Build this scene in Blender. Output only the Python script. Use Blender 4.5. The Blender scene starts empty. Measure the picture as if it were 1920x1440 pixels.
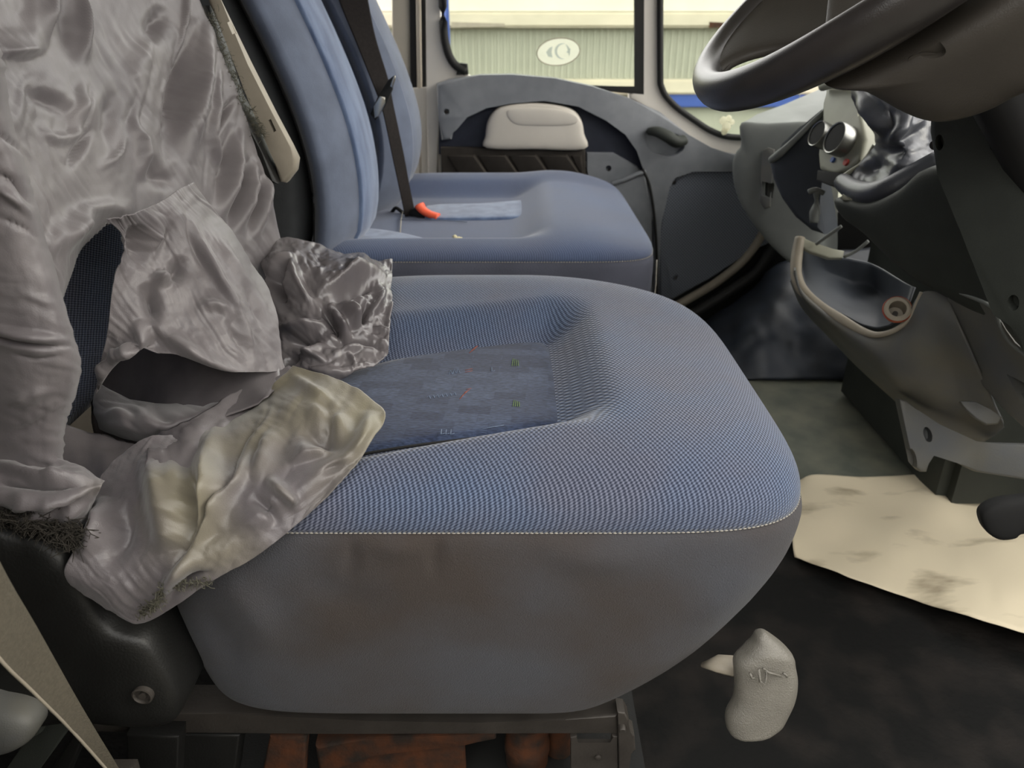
import bpy, bmesh, math, random
import numpy as np
from mathutils import Vector
random.seed(7); RNG = np.random.default_rng(7)
scene = bpy.context.scene
COL = scene.collection
rad = math.radians

# ---------------------------------------------------------------- camera, world, light, exposure
F = 1441.0; TH = rad(25.5); CAM = Vector((0.0, 0.0, 0.84)); CT, ST = math.cos(TH), math.sin(TH)
cd = bpy.data.cameras.new('camera'); cam = bpy.data.objects.new('camera', cd); COL.objects.link(cam)
cam.location = CAM; cam.rotation_euler = (rad(90) - TH, 0, 0)
cd.sensor_width = 36; cd.lens = F / 1920 * 36; cd.clip_start = 0.02; cd.clip_end = 200
cd.dof.use_dof = True; cd.dof.focus_distance = 0.78; cd.dof.aperture_fstop = 9.0
scene.camera = cam
world = bpy.data.worlds.new('overcast_sky'); scene.world = world; world.use_nodes = True
wn = world.node_tree.nodes; wl_ = world.node_tree.links; wn.clear()
wo = wn.new('ShaderNodeOutputWorld'); bg = wn.new('ShaderNodeBackground')
bg.inputs[0].default_value = (1.0, 0.98, 0.94, 1); bg.inputs[1].default_value = 3.3
wl_.new(bg.outputs[0], wo.inputs[0])
sd = bpy.data.lights.new('sun_offscreen', 'SUN'); sd.energy = 1.1; sd.angle = rad(25); sd.color = (1, 0.94, 0.80)
sun = bpy.data.objects.new('sun_offscreen', sd); COL.objects.link(sun)
sun.rotation_euler = Vector((-0.86, 0.20, -0.50)).to_track_quat('-Z', 'Y').to_euler()
vs = scene.view_settings; vs.view_transform = 'Standard'; vs.look = 'None'; vs.gamma = 1; vs.exposure = 0.2
vs.use_curve_mapping = False

# ---------------------------------------------------------------- pixel -> world helpers
def ray(u, v):
    a = (720 - v) / F
    return Vector(((u - 960) / F, CT + a * ST, -ST + a * CT))
def PY(u, v, y): r = ray(u, v); return CAM + r * (y / r.y)
def PZ(u, v, z): r = ray(u, v); return CAM + r * ((z - CAM.z) / r.z)
def PP(u, v, pl):
    p0, n = pl; r = ray(u, v); return CAM + r * ((p0 - CAM).dot(n) / r.dot(n))
def plane3(a, b, c):
    A, B, C_ = PY(*a), PY(*b), PY(*c); n = (B - A).cross(C_ - A).normalized()
    if n.dot(CAM - A) < 0: n = -n
    return A, n
def yplane(y): return Vector((0, y, 0)), Vector((0, -1, 0))
def zplane(z): return Vector((0, 0, z)), Vector((0, 0, 1))
def project(P):
    d = P[..., 1] * CT - (P[..., 2] - CAM.z) * ST; up = P[..., 1] * ST + (P[..., 2] - CAM.z) * CT
    return np.stack([960 + F * P[..., 0] / d, 720 - F * up / d], -1)
def crom(pts, n, closed=False):
    """Catmull-Rom through pts (list of tuples), n samples per span"""
    p = np.array(pts, float); k = len(p); out = []
    spans = k if closed else k - 1
    for i in range(spans):
        g = (lambda j: p[j % k]) if closed else (lambda j: p[min(max(j, 0), k - 1)])
        a, b, c, d = g(i - 1), g(i), g(i + 1), g(i + 2)
        for t in np.arange(n) / n:
            out.append(.5 * (2 * b + (c - a) * t + (2 * a - 5 * b + 4 * c - d) * t * t + (3 * b - a - 3 * c + d) * t ** 3))
    if not closed: out.append(p[-1])
    return np.array(out)

# ---------------------------------------------------------------- objects
WL = {}
def W(o): return WL.get(o.name, Vector((0, 0, 0))) if o else Vector((0, 0, 0))
def thing(name, label, cat, loc, group=None):
    o = bpy.data.objects.new(name, None); COL.objects.link(o); o.location = loc; o.empty_display_size = .05
    WL[o.name] = Vector(loc); o['label'] = label; o['category'] = cat
    if group: o['group'] = group
    return o
def tag(o, label, cat, group=None):
    o['label'] = label; o['category'] = cat
    if group: o['group'] = group
    return o
def struct(o, label=None):
    o['kind'] = 'structure'
    if label: o['label'] = label
    return o
def obj(name, verts, faces, mat, parent=None, smooth=True, label=None):
    base = W(parent); own = Vector((0, 0, 0))
    V = [Vector(v) for v in verts]
    if parent is None:
        xs = [v.x for v in V]; ys = [v.y for v in V]; zs = [v.z for v in V]
        base = Vector(((min(xs) + max(xs)) / 2, (min(ys) + max(ys)) / 2, min(zs)))
    me = bpy.data.meshes.new(name); me.from_pydata([tuple(v - base) for v in V], [], [tuple(f) for f in faces])
    bm = bmesh.new(); bm.from_mesh(me); bmesh.ops.recalc_face_normals(bm, faces=bm.faces); bm.to_mesh(me); bm.free()
    if smooth: me.shade_smooth()
    me.materials.append(mat)
    o = bpy.data.objects.new(name, me); COL.objects.link(o)
    if parent: o.parent = parent
    else: o.location = base
    WL[o.name] = base
    if label: o['label'] = label
    return o
def grid_faces(nr, nc, wrap_c=False, wrap_r=False):
    fs = []
    for i in range(nr if wrap_r else nr - 1):
        for j in range(nc if wrap_c else nc - 1):
            a, b = i * nc + j, i * nc + (j + 1) % nc; k = ((i + 1) % nr) * nc
            fs.append((a, b, k + (j + 1) % nc, k + j))
    return fs
def loft(name, rings, mat, parent=None, cap=True, closed=True, **kw):
    nr, nc = len(rings), len(rings[0]); vs_ = [p for r in rings for p in r]
    fs = grid_faces(nr, nc, wrap_c=closed)
    if cap and closed:
        fs.append(tuple(range(nc))); fs.append(tuple((nr - 1) * nc + j for j in range(nc)))
    return obj(name, vs_, fs, mat, parent, **kw)
def tube(name, path, r, mat, parent=None, seg=10, flat=1.0, smooth_n=0, **kw):
    """round or elliptical tube along path (Vectors); r a number or a list"""
    P = [Vector(p) for p in path]
    if smooth_n: P = [Vector(p) for p in crom([tuple(p) for p in P], smooth_n)]
    rings = []; up = Vector((0, 0, 1))
    rr = r if hasattr(r, '__len__') else [r] * len(P)
    if len(rr) != len(P): rr = list(np.interp(np.linspace(0, 1, len(P)), np.linspace(0, 1, len(rr)), rr))
    for i, p in enumerate(P):
        t = (P[min(i + 1, len(P) - 1)] - P[max(i - 1, 0)]).normalized()
        a = t.cross(up); a = a.normalized() if a.length > 1e-4 else Vector((1, 0, 0)); b = t.cross(a)
        rings.append([p + a * (rr[i] * math.cos(k * 2 * math.pi / seg)) + b * (rr[i] * flat * math.sin(k * 2 * math.pi / seg)) for k in range(seg)])
    return loft(name, rings, mat, parent, **kw)
def edge_split(o, ang=35):
    me = o.data; me.set_sharp_from_angle(angle=rad(ang)); return o
def panel(name, px, pl, thick, mat, parent=None, bevel=.004, seg=3, smooth_n=0, closed_curve=True, **kw):
    """outline traced on a plane, given thickness away from the viewer's side and rounded front edges"""
    pts = crom(px, smooth_n, True) if smooth_n else np.array(px, float)
    F0 = [PP(u, v, pl) for u, v in pts]; n = pl[1]
    c = sum(F0, Vector()) / len(F0); area = sum(((F0[i] - c).cross(F0[(i + 1) % len(F0)] - c) for i in range(len(F0))), Vector())
    if area.dot(n) < 0: F0 = F0[::-1]
    bm = bmesh.new(); fv = [bm.verts.new(p) for p in F0]; bv = [bm.verts.new(p - n * thick) for p in F0]
    k = len(F0); bm.faces.new(fv); bm.faces.new(bv[::-1])
    for i in range(k): bm.faces.new((fv[i], bv[i], bv[(i + 1) % k], fv[(i + 1) % k]))
    bm.edges.ensure_lookup_table()
    if bevel:
        es = [e for e in bm.edges if e.verts[0] in set(fv) and e.verts[1] in set(fv)]
        bmesh.ops.bevel(bm, geom=es, offset=bevel, offset_type='OFFSET', segments=seg, profile=.5, affect='EDGES', clamp_overlap=True)
    bmesh.ops.triangulate(bm, faces=[f for f in bm.faces if len(f.verts) > 4])
    bm.verts.index_update(); V = [v.co.copy() for v in bm.verts]; Fs = [[v.index for v in f.verts] for f in bm.faces]; bm.free()
    o = obj(name, V, Fs, mat, parent, **kw); edge_split(o, 40); return o
def bore(target, px, pl, depth, out=.01, smooth_n=0):
    """cut a real recess of this outline and depth into a part; returns the plane of its floor"""
    c = panel('cutter', px, (pl[0] + pl[1] * out, pl[1]), depth + out, target.data.materials[0], target.parent, bevel=0, smooth_n=smooth_n)
    if target.parent and W(target.parent) != W(target): c.location = W(target.parent) - W(target)
    m = target.modifiers.new('recess', 'BOOLEAN'); m.operation = 'DIFFERENCE'; m.solver = 'EXACT'; m.object = c
    bpy.context.view_layer.update(); dg = bpy.context.evaluated_depsgraph_get()
    me = bpy.data.meshes.new_from_object(target.evaluated_get(dg)); target.modifiers.clear(); target.data = me
    me.set_sharp_from_angle(angle=rad(40)); bpy.data.objects.remove(c)
    return pl[0] - pl[1] * (depth - .002), pl[1]
def pillow(name, px, pl, bulge, thick, mat, parent=None, smooth_n=6, rings=10, p=3.0, ctr=None, closed_back=True, **kw):
    """star-shaped outline on a plane, domed towards the viewer's side, with thickness behind"""
    pts = crom(px, smooth_n, True) if smooth_n else np.array(px, float)
    B = [PP(u, v, pl) for u, v in pts]; n = pl[1]
    c = PP(ctr[0], ctr[1], pl) if ctr else sum(B, Vector()) / len(B)
    R = [[q - n * thick for q in B]]
    for s in np.sin(np.linspace(math.pi / 2, 0.02, rings)):
        h = bulge * (1 - s ** p) ** (1 / p if p > 1 else 1)
        R.append([c + (q - c) * s + n * h for q in B])
    return loft(name, R, mat, parent, **kw)
def lathe(name, prof, c, axis, mat, parent=None, seg=28, sx=1.0, **kw):
    """profile of (radius, height along axis) around axis at c"""
    ax = Vector(axis).normalized(); a = ax.orthogonal().normalized(); b = ax.cross(a); c = Vector(c)
    rings = [[c + ax * h + (a * math.cos(t) * sx + b * math.sin(t)) * r for t in np.arange(seg) * 2 * math.pi / seg] for r, h in prof]
    o = loft(name, rings, mat, parent, **kw); edge_split(o, 45); return o
def box(name, lo, hi, mat, parent=None, bevel=.004, **kw):
    bm = bmesh.new(); bmesh.ops.create_cube(bm, size=1)
    for v in bm.verts: v.co = Vector([(lo[i] + hi[i]) / 2 + v.co[i] * (hi[i] - lo[i]) for i in range(3)])
    if bevel: bmesh.ops.bevel(bm, geom=list(bm.edges), offset=bevel, segments=2, affect='EDGES', clamp_overlap=True)
    bm.verts.index_update(); V = [v.co.copy() for v in bm.verts]; Fs = [[v.index for v in f.verts] for f in bm.faces]; bm.free()
    o = obj(name, V, Fs, mat, parent, **kw); edge_split(o, 40); return o

def seg_dist(q, pl):
    """q (N,2) signed distance to polyline pl and parameter 0..1"""
    pl = np.array(pl, float); best = np.full(len(q), 1e9); sg = np.ones(len(q)); tt = np.zeros(len(q))
    L = np.r_[0, np.cumsum(np.hypot(*np.diff(pl, axis=0).T))]; tot = L[-1]
    for i in range(len(pl) - 1):
        a, d = pl[i], pl[i + 1] - pl[i]; l2 = d @ d
        t = ((q - a) @ d) / l2; tc = np.clip(t, 0, 1); w = q - a - tc[:, None] * d; ds = np.hypot(*w.T)
        m = ds < best; best[m] = ds[m]; sg[m] = np.sign(d[0] * w[:, 1] - d[1] * w[:, 0])[m]; tt[m] = ((L[i] + tc * math.sqrt(l2)) / tot)[m]
    return best, sg, tt
def ridge_field(q, ridges):
    h = np.zeros(len(q))
    for r in ridges:
        pl, ht, w = r[0], r[1], r[2]; kind = r[3] if len(r) > 3 else 'r'
        c = crom(pl, 5) if len(pl) > 2 else np.array(pl, float)
        d, s, t = seg_dist(q, c); ends = np.clip(np.minimum(t, 1 - t) * 2.6, 0, 1)
        far = np.exp(-np.clip(d - 3 * w, 0, None) / (w + 1))
        if kind == 'r': g = np.exp(-(d / w) ** 2)
        elif kind == 'c': g = np.exp(-d / w)
        elif kind == 'f': g = np.where(s > 0, np.exp(-d / (w * 3)), np.exp(-(d / (w * .45)) ** 2))
        elif kind == 'b': g = np.where(s < 0, np.exp(-d / (w * 3)), np.exp(-(d / (w * .45)) ** 2))
        h += ht * g * ends * far
    return h
def vnoise(q, scale, seed, octaves=3):
    """cheap smooth noise on 2-D points"""
    r = np.random.default_rng(seed); out = np.zeros(len(q)); amp = 1.0
    for o_ in range(octaves):
        G = r.normal(size=(64, 64)); p = q / scale * 2 ** o_ + 100; i = np.floor(p).astype(int); f = p - i; f = f * f * (3 - 2 * f)
        g = lambda a, b: G[(i[:, 0] + a) % 64, (i[:, 1] + b) % 64]
        out += amp * ((g(0, 0) * (1 - f[:, 0]) + g(1, 0) * f[:, 0]) * (1 - f[:, 1]) + (g(0, 1) * (1 - f[:, 0]) + g(1, 1) * f[:, 0]) * f[:, 1]); amp *= .5
    return out
def sheet(name, rows, mat, parent=None, ridges=(), n=14, m=14, noise=0, nscale=40, seed=1, rs=1.0, thick=.0012, world_pts=False, push=None, wr=None, clear=None, cut=None, **kw):
    """soft sheet through a grid of control points (u, v, distance Y), folded along traced ridge lines"""
    R = np.array(rows, float)
    if not world_pts: R = np.array([[tuple(PY(*c)) for c in r] for r in R])
    A = np.array([crom(r, n) for r in R]); A = np.stack([crom(A[:, j], m) for j in range(A.shape[1])], 1)
    nr, nc = A.shape[:2]; du = np.gradient(A, axis=1); dv = np.gradient(A, axis=0); N = np.cross(du, dv); N /= np.linalg.norm(N, axis=2, keepdims=True) + 1e-9
    cv = np.array(CAM) - A; N *= np.sign((N * cv).sum(2, keepdims=True)); 
    q = project(A).reshape(-1, 2); h = rs * ridge_field(q, ridges) if len(ridges) else np.zeros(len(q))
    if noise: h += noise * vnoise(q, nscale, seed)
    if push is not None: h += push(q)
    for k, w_ in enumerate(wr or ()):          # (height, direction in degrees, length, width): long thin creases
        c, s_ = math.cos(rad(w_[1])), math.sin(rad(w_[1])); wx = 6 * vnoise(q, 60, seed + 50 + k, 1)
        g = np.stack([(q[:, 0] * c + q[:, 1] * s_) / w_[2], (-q[:, 0] * s_ + q[:, 1] * c + wx) / w_[3]], 1)
        h += w_[0] * (np.abs(vnoise(g, 1.0, seed + 20 + k, 2)) - .5) * np.clip(.5 + .6 * vnoise(q, 110, seed + 70 + k, 1), .1, 1.2)
    A = A + N * h.reshape(nr, nc, 1)
    if clear:
        Q = A.reshape(-1, 3); C0 = np.array(CAM)
        K = np.ones(len(Q))
        for it in range(60):
            bad = clear(C0 + (Q - C0) * K[:, None])
            if not bad.any(): break
            K[bad] *= .992
        K = K.reshape(nr, nc)
        def win(a, f, r):
            for ax in (0, 1):
                pd_ = [(r, r) if k == ax else (0, 0) for k in (0, 1)]; b_ = np.pad(a, pd_, mode='edge'); a = f([np.take(b_, range(s, s + a.shape[ax]), axis=ax) for s in range(2 * r + 1)], axis=0)
            return a
        K = win(K, np.min, 7)
        for it in range(3): K = win(K, np.mean, 4)
        A = (C0 + (Q - C0) * K.reshape(-1, 1)).reshape(nr, nc, 3)
    fs = grid_faces(nr, nc)
    if cut is not None:                        # open edge: leave out the cloth inside a traced outline
        c = np.array([q[list(f)].mean(0) for f in fs]); pg = np.array(cut, float); ins = np.zeros(len(c), bool); j = len(pg) - 1
        for i in range(len(pg)):
            a, b = pg[i], pg[j]; m_ = ((a[1] > c[:, 1]) != (b[1] > c[:, 1])) & (c[:, 0] < (b[0] - a[0]) * (c[:, 1] - a[1]) / (b[1] - a[1] + 1e-9) + a[0]); ins ^= m_; j = i
        fs = [f for f, k in zip(fs, ins) if not k]
    o = obj(name, A.reshape(-1, 3), fs, mat, parent, **kw)
    if thick:
        s = o.modifiers.new('thickness', 'SOLIDIFY'); s.thickness = thick; s.offset = 0
    return o

# ---------------------------------------------------------------- materials
def lin(c): return tuple(((x / 255) / 12.92 if x / 255 <= .04045 else ((x / 255 + .055) / 1.055) ** 2.4) for x in c)
def M(name, col, rough=.6, var=.18, scale=25, bump=.0, bscale=300, spec=.4, metal=0.0, col2=None, sheen=0.0, detail=4, stretch=None, lo=.35, hi=.65, raw=False):
    m = bpy.data.materials.new(name); m.use_nodes = True; nt = m.node_tree; nd = nt.nodes; ln = nt.links; b = nd['Principled BSDF']
    c = col if raw else lin(col); c2 = (lin(col2) if col2 else tuple(min(1, x * (1 + var)) for x in c)); c1 = c if col2 else tuple(x * (1 - var) for x in c)
    tc = nd.new('ShaderNodeTexCoord'); src = tc.outputs['Object']
    if stretch:
        mp = nd.new('ShaderNodeMapping'); mp.inputs['Scale'].default_value = stretch; ln.new(src, mp.inputs[0]); src = mp.outputs[0]
    nz = nd.new('ShaderNodeTexNoise'); nz.inputs['Scale'].default_value = scale; nz.inputs['Detail'].default_value = detail; ln.new(src, nz.inputs['Vector'])
    cr = nd.new('ShaderNodeValToRGB'); cr.color_ramp.elements[0].position = lo; cr.color_ramp.elements[1].position = hi
    cr.color_ramp.elements[0].color = (*c1, 1); cr.color_ramp.elements[1].color = (*c2, 1); ln.new(nz.outputs['Fac'], cr.inputs[0]); ln.new(cr.outputs[0], b.inputs['Base Color'])
    b.inputs['Roughness'].default_value = rough; b.inputs['Specular IOR Level'].default_value = spec; b.inputs['Metallic'].default_value = metal
    if sheen: b.inputs['Sheen Weight'].default_value = sheen; b.inputs['Sheen Roughness'].default_value = .5
    if bump:
        n2 = nd.new('ShaderNodeTexNoise'); n2.inputs['Scale'].default_value = bscale; n2.inputs['Detail'].default_value = 2; ln.new(tc.outputs['Object'], n2.inputs['Vector'])
        bp = nd.new('ShaderNodeBump'); bp.inputs['Strength'].default_value = bump; bp.inputs['Distance'].default_value = .002; ln.new(n2.outputs['Fac'], bp.inputs['Height']); ln.new(bp.outputs[0], b.inputs['Normal'])
    return m
def math_node(nd, ln, op, a, b=None):
    n = nd.new('ShaderNodeMath'); n.operation = op
    for i, x in enumerate((a, b)):
        if x is None: continue
        if isinstance(x, (int, float)): n.inputs[i].default_value = x
        else: ln.new(x, n.inputs[i])
    return n.outputs[0]
def weave(name, dark, light, K, bump=.5, tint=None, rough=.9, mixlo=0.0, tscale=6):
    """woven cloth: offset rows of threads, woven from a dark and a light yarn"""
    m = bpy.data.materials.new(name); m.use_nodes = True; nt = m.node_tree; nd = nt.nodes; ln = nt.links; b = nd['Principled BSDF']
    tc = nd.new('ShaderNodeTexCoord'); sp = nd.new('ShaderNodeSeparateXYZ'); ln.new(tc.outputs['Object'], sp.inputs[0])
    nz = nd.new('ShaderNodeTexNoise'); nz.inputs['Scale'].default_value = 140; ln.new(tc.outputs['Object'], nz.inputs['Vector'])
    yz = math_node(nd, ln, 'ADD', sp.outputs[1], sp.outputs[2]); xz = math_node(nd, ln, 'SUBTRACT', sp.outputs[0], sp.outputs[2])
    wob = math_node(nd, ln, 'MULTIPLY', nz.outputs['Fac'], .0014)
    a = math_node(nd, ln, 'SINE', math_node(nd, ln, 'MULTIPLY', math_node(nd, ln, 'ADD', xz, wob), K))
    c = math_node(nd, ln, 'SINE', math_node(nd, ln, 'MULTIPLY', math_node(nd, ln, 'ADD', yz, wob), K * .62))
    pr = math_node(nd, ln, 'MULTIPLY', a, c); h = math_node(nd, ln, 'ADD', math_node(nd, ln, 'MULTIPLY', pr, .5), .5)
    n2 = nd.new('ShaderNodeTexNoise'); n2.inputs['Scale'].default_value = 900; ln.new(tc.outputs['Object'], n2.inputs['Vector'])
    h2 = math_node(nd, ln, 'ADD', math_node(nd, ln, 'MULTIPLY', h, .75), math_node(nd, ln, 'MULTIPLY', n2.outputs['Fac'], .3))
    cr = nd.new('ShaderNodeValToRGB'); cr.color_ramp.elements[0].position = .3 + mixlo; cr.color_ramp.elements[1].position = .95
    cr.color_ramp.elements[0].color = (*lin(dark), 1); cr.color_ramp.elements[1].color = (*lin(light), 1); ln.new(h2, cr.inputs[0])
    mx = nd.new('ShaderNodeMix'); mx.data_type = 'RGBA'; mx.blend_type = 'MULTIPLY'
    n3 = nd.new('ShaderNodeTexNoise'); n3.inputs['Scale'].default_value = tscale; n3.inputs['Detail'].default_value = 5; ln.new(tc.outputs['Object'], n3.inputs['Vector'])
    cr2 = nd.new('ShaderNodeValToRGB'); cr2.color_ramp.elements[0].position = .38; cr2.color_ramp.elements[1].position = .62
    t = tint or ((1, .93, .88), (.92, 1.0, 1.08)); cr2.color_ramp.elements[0].color = (*t[0], 1); cr2.color_ramp.elements[1].color = (*t[1], 1)
    ln.new(n3.outputs['Fac'], cr2.inputs[0]); mx.inputs[0].default_value = 1.0
    ln.new(cr.outputs[0], mx.inputs[6]); ln.new(cr2.outputs[0], mx.inputs[7]); ln.new(mx.outputs[2], b.inputs['Base Color'])
    bp = nd.new('ShaderNodeBump'); bp.inputs['Strength'].default_value = bump; bp.inputs['Distance'].default_value = .0012; ln.new(h2, bp.inputs['Height']); ln.new(bp.outputs[0], b.inputs['Normal'])
    b.inputs['Roughness'].default_value = rough; b.inputs['Specular IOR Level'].default_value = .25; b.inputs['Sheen Weight'].default_value = .25; b.inputs['Sheen Roughness'].default_value = .4
    return m
def tweed(name):
    """patchwork print of navy squares with small coloured strokes"""
    m = bpy.data.materials.new(name); m.use_nodes = True; nt = m.node_tree; nd = nt.nodes; ln = nt.links; b = nd['Principled BSDF']
    tc = nd.new('ShaderNodeTexCoord'); mp = nd.new('ShaderNodeMapping'); mp.inputs['Rotation'].default_value = (0, 0, rad(4)); ln.new(tc.outputs['Object'], mp.inputs[0])
    br = nd.new('ShaderNodeTexBrick'); br.inputs['Scale'].default_value = 14; br.inputs['Color1'].default_value = (*lin((36, 44, 66)), 1); br.inputs['Color2'].default_value = (*lin((58, 68, 90)), 1)
    br.inputs['Mortar'].default_value = (*lin((48, 57, 80)), 1); br.inputs['Mortar Size'].default_value = .008; br.offset = .35; ln.new(mp.outputs[0], br.inputs['Vector'])
    nz = nd.new('ShaderNodeTexNoise'); nz.inputs['Scale'].default_value = 420; mp2 = nd.new('ShaderNodeMapping'); mp2.inputs['Scale'].default_value = (.35, 1.3, 1); ln.new(tc.outputs['Object'], mp2.inputs[0]); ln.new(mp2.outputs[0], nz.inputs['Vector'])
    cr = nd.new('ShaderNodeValToRGB'); cr.color_ramp.elements[0].position = .35; cr.color_ramp.elements[1].position = .7; cr.color_ramp.elements[0].color = (.6, .6, .62, 1); cr.color_ramp.elements[1].color = (1.35, 1.38, 1.4, 1); ln.new(nz.outputs['Fac'], cr.inputs[0])
    mx = nd.new('ShaderNodeMix'); mx.data_type = 'RGBA'; mx.blend_type = 'MULTIPLY'; mx.inputs[0].default_value = 1; ln.new(br.outputs['Color'], mx.inputs[6]); ln.new(cr.outputs[0], mx.inputs[7])
    ln.new(mx.outputs[2], b.inputs['Base Color']); b.inputs['Roughness'].default_value = .9; b.inputs['Specular IOR Level'].default_value = .2
    b.inputs['Sheen Weight'].default_value = .2
    bp = nd.new('ShaderNodeBump'); bp.inputs['Strength'].default_value = .3; bp.inputs['Distance'].default_value = .001; ln.new(nz.outputs['Fac'], bp.inputs['Height']); ln.new(bp.outputs[0], b.inputs['Normal'])
    return m
def dotted(name, base, dot, K, rough=.55):
    m = bpy.data.materials.new(name); m.use_nodes = True; nt = m.node_tree; nd = nt.nodes; ln = nt.links; b = nd['Principled BSDF']
    tc = nd.new('ShaderNodeTexCoord'); sp = nd.new('ShaderNodeSeparateXYZ'); ln.new(tc.outputs['Object'], sp.inputs[0])
    a = math_node(nd, ln, 'SINE', math_node(nd, ln, 'MULTIPLY', sp.outputs[0], K)); c = math_node(nd, ln, 'SINE', math_node(nd, ln, 'MULTIPLY', sp.outputs[2], K))
    pr = math_node(nd, ln, 'MULTIPLY', a, c); cr = nd.new('ShaderNodeValToRGB'); cr.color_ramp.elements[0].position = .1; cr.color_ramp.elements[1].position = .5
    cr.color_ramp.elements[0].color = (*lin(base), 1); cr.color_ramp.elements[1].color = (*lin(dot), 1); ln.new(pr, cr.inputs[0]); ln.new(cr.outputs[0], b.inputs['Base Color'])
    b.inputs['Roughness'].default_value = rough; return m
def translucent(name, col, amt=.92):
    m = bpy.data.materials.new(name); m.use_nodes = True; nt = m.node_tree; nd = nt.nodes; ln = nt.links; b = nd['Principled BSDF']; out = nd['Material Output']
    tc = nd.new('ShaderNodeTexCoord'); nz = nd.new('ShaderNodeTexNoise'); nz.inputs['Scale'].default_value = 60; ln.new(tc.outputs['Object'], nz.inputs['Vector'])
    cr = nd.new('ShaderNodeValToRGB'); c = lin(col); cr.color_ramp.elements[0].color = (*[x * .93 for x in c], 1); cr.color_ramp.elements[1].color = (*c, 1); ln.new(nz.outputs['Fac'], cr.inputs[0]); ln.new(cr.outputs[0], b.inputs['Base Color'])
    t = nd.new('ShaderNodeBsdfTranslucent'); ln.new(cr.outputs[0], t.inputs[0]); mx = nd.new('ShaderNodeMixShader'); mx.inputs[0].default_value = amt
    ln.new(b.outputs[0], mx.inputs[1]); ln.new(t.outputs[0], mx.inputs[2]); ln.new(mx.outputs[0], out.inputs[0]); return m
def glass(name):
    m = bpy.data.materials.new(name); m.use_nodes = True; nt = m.node_tree; nd = nt.nodes; ln = nt.links
    b = nd['Principled BSDF']; out = nd['Material Output']; nz = nd.new('ShaderNodeTexNoise'); nz.inputs['Scale'].default_value = 8
    tr = nd.new('ShaderNodeBsdfTransparent'); tr.inputs[0].default_value = (.93, .96, .93, 1)
    gl = nd.new('ShaderNodeBsdfGlossy'); gl.inputs['Roughness'].default_value = .03
    fr = nd.new('ShaderNodeFresnel'); fr.inputs[0].default_value = 1.3; mx = nd.new('ShaderNodeMixShader')
    ln.new(fr.outputs[0], mx.inputs[0]); ln.new(tr.outputs[0], mx.inputs[1]); ln.new(gl.outputs[0], mx.inputs[2]); ln.new(mx.outputs[0], out.inputs[0])
    cr = nd.new('ShaderNodeValToRGB'); cr.color_ramp.elements[0].color = (.9, .94, .9, 1); cr.color_ramp.elements[1].color = (.96, .98, .95, 1); ln.new(nz.outputs['Fac'], cr.inputs[0]); ln.new(cr.outputs[0], tr.inputs[0])
    nd.remove(b); return m

m_fab = weave('woven_blue_upholstery', (40, 46, 63), (116, 123, 143), 1400, bump=.8, tint=((1.0, .95, .92), (.87, 1.0, 1.09)), tscale=7)
m_fabp = weave('woven_blue_upholstery_bench', (62, 71, 94), (98, 108, 133), 1500, bump=.3, tint=((1, .97, .95), (.95, 1, 1.05)))
m_skirt = M('grey_side_cloth', (60, 54, 51), .92, .12, 6, .45, 800, .2, col2=(67, 68, 73), sheen=.08, detail=5)
m_skirtp = M('grey_bench_side_cloth', (86, 88, 100), .92, .12, 9, .3, 700, .2)
m_velour = M('blue_velour', (70, 85, 115), .8, .3, 40, .3, 500, .2, col2=(98, 114, 143), sheen=.4, stretch=(1, 1, .25))
m_tweed = tweed('navy_patchwork_print')
m_bluegrey = M('blue_grey_upholstery', (90, 98, 116), .85, .12, 20, .2, 600, .25, sheen=.3)
m_seatside = M('charcoal_seat_side', (70, 72, 74), .85, .12, 20, .2, 500, .2)
m_thread = M('cream_stitching', (150, 146, 138), .8, .15, 200)
m_nylon = M('grey_nylon_cover', (92, 87, 89), .45, .10, 14, .12, 900, .5, col2=(108, 103, 104), sheen=.2)
m_nylon3 = M('coated_nylon_reverse', (92, 87, 89), .26, .10, 14, .1, 900, .6, col2=(108, 103, 104))
m_nylon4 = M('stained_grey_nylon', (92, 87, 89), .43, .1, 7, .15, 900, .5, col2=(112, 106, 88), sheen=.2, detail=2, lo=.40, hi=.68)
m_black = M('black_plastic', (21, 21, 20), .5, .15, 30, .15, 400, .4)
m_blackm = M('matt_black', (20, 20, 20), .8, .1, 30)
m_belt = M('beige_grey_webbing', (84, 79, 69), .8, .1, 300, .3, 500, .2)
m_beltb = M('black_webbing', (32, 28, 27), .75, .15, 200, .2, 500, .2)
m_arm = M('beige_grey_plastic', (150, 142, 128), .55, .06, 30, .1, 600, .35)
m_chrome = M('bright_metal', (200, 198, 190), .25, .08, 40, 0, 1, .5, metal=1.0)
m_red = M('orange_red_plastic', (226, 92, 60), .45, .05, 40)
m_crumb = M('cream_crumb', (226, 218, 180), .8, .12, 200)
m_orange = M('orange_flake', (216, 150, 112), .8, .1, 200)
m_white = M('white_painted_metal', (236, 230, 220), .4, .05, 5, .04, 100, .5)
m_cream = M('cream_painted_metal', (222, 212, 194), .5, .06, 5)
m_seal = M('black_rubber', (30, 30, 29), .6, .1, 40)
m_trim = M('grey_blue_door_trim', (130, 133, 138), .55, .07, 30, .12, 700, .35)
m_trimnavy = M('navy_door_recess', (42, 46, 58), .65, .1, 40, .1, 500, .3)
m_pocket = M('dark_brown_quilt', (54, 50, 46), .8, .12, 40, .1, 400, .2)
m_cup = M('pale_grey_plastic', (206, 200, 190), .45, .05, 10, 0, 1, .4)
m_grille = dotted('dotted_speaker_grille', (124, 130, 141), (54, 58, 66), 720)
m_dash = M('grey_green_dash_plastic', (110, 113, 110), .55, .06, 20, .2, 700, .35)
m_dashd = M('dark_dash_plastic', (54, 57, 53), .6, .08, 20, .2, 700, .3)
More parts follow.
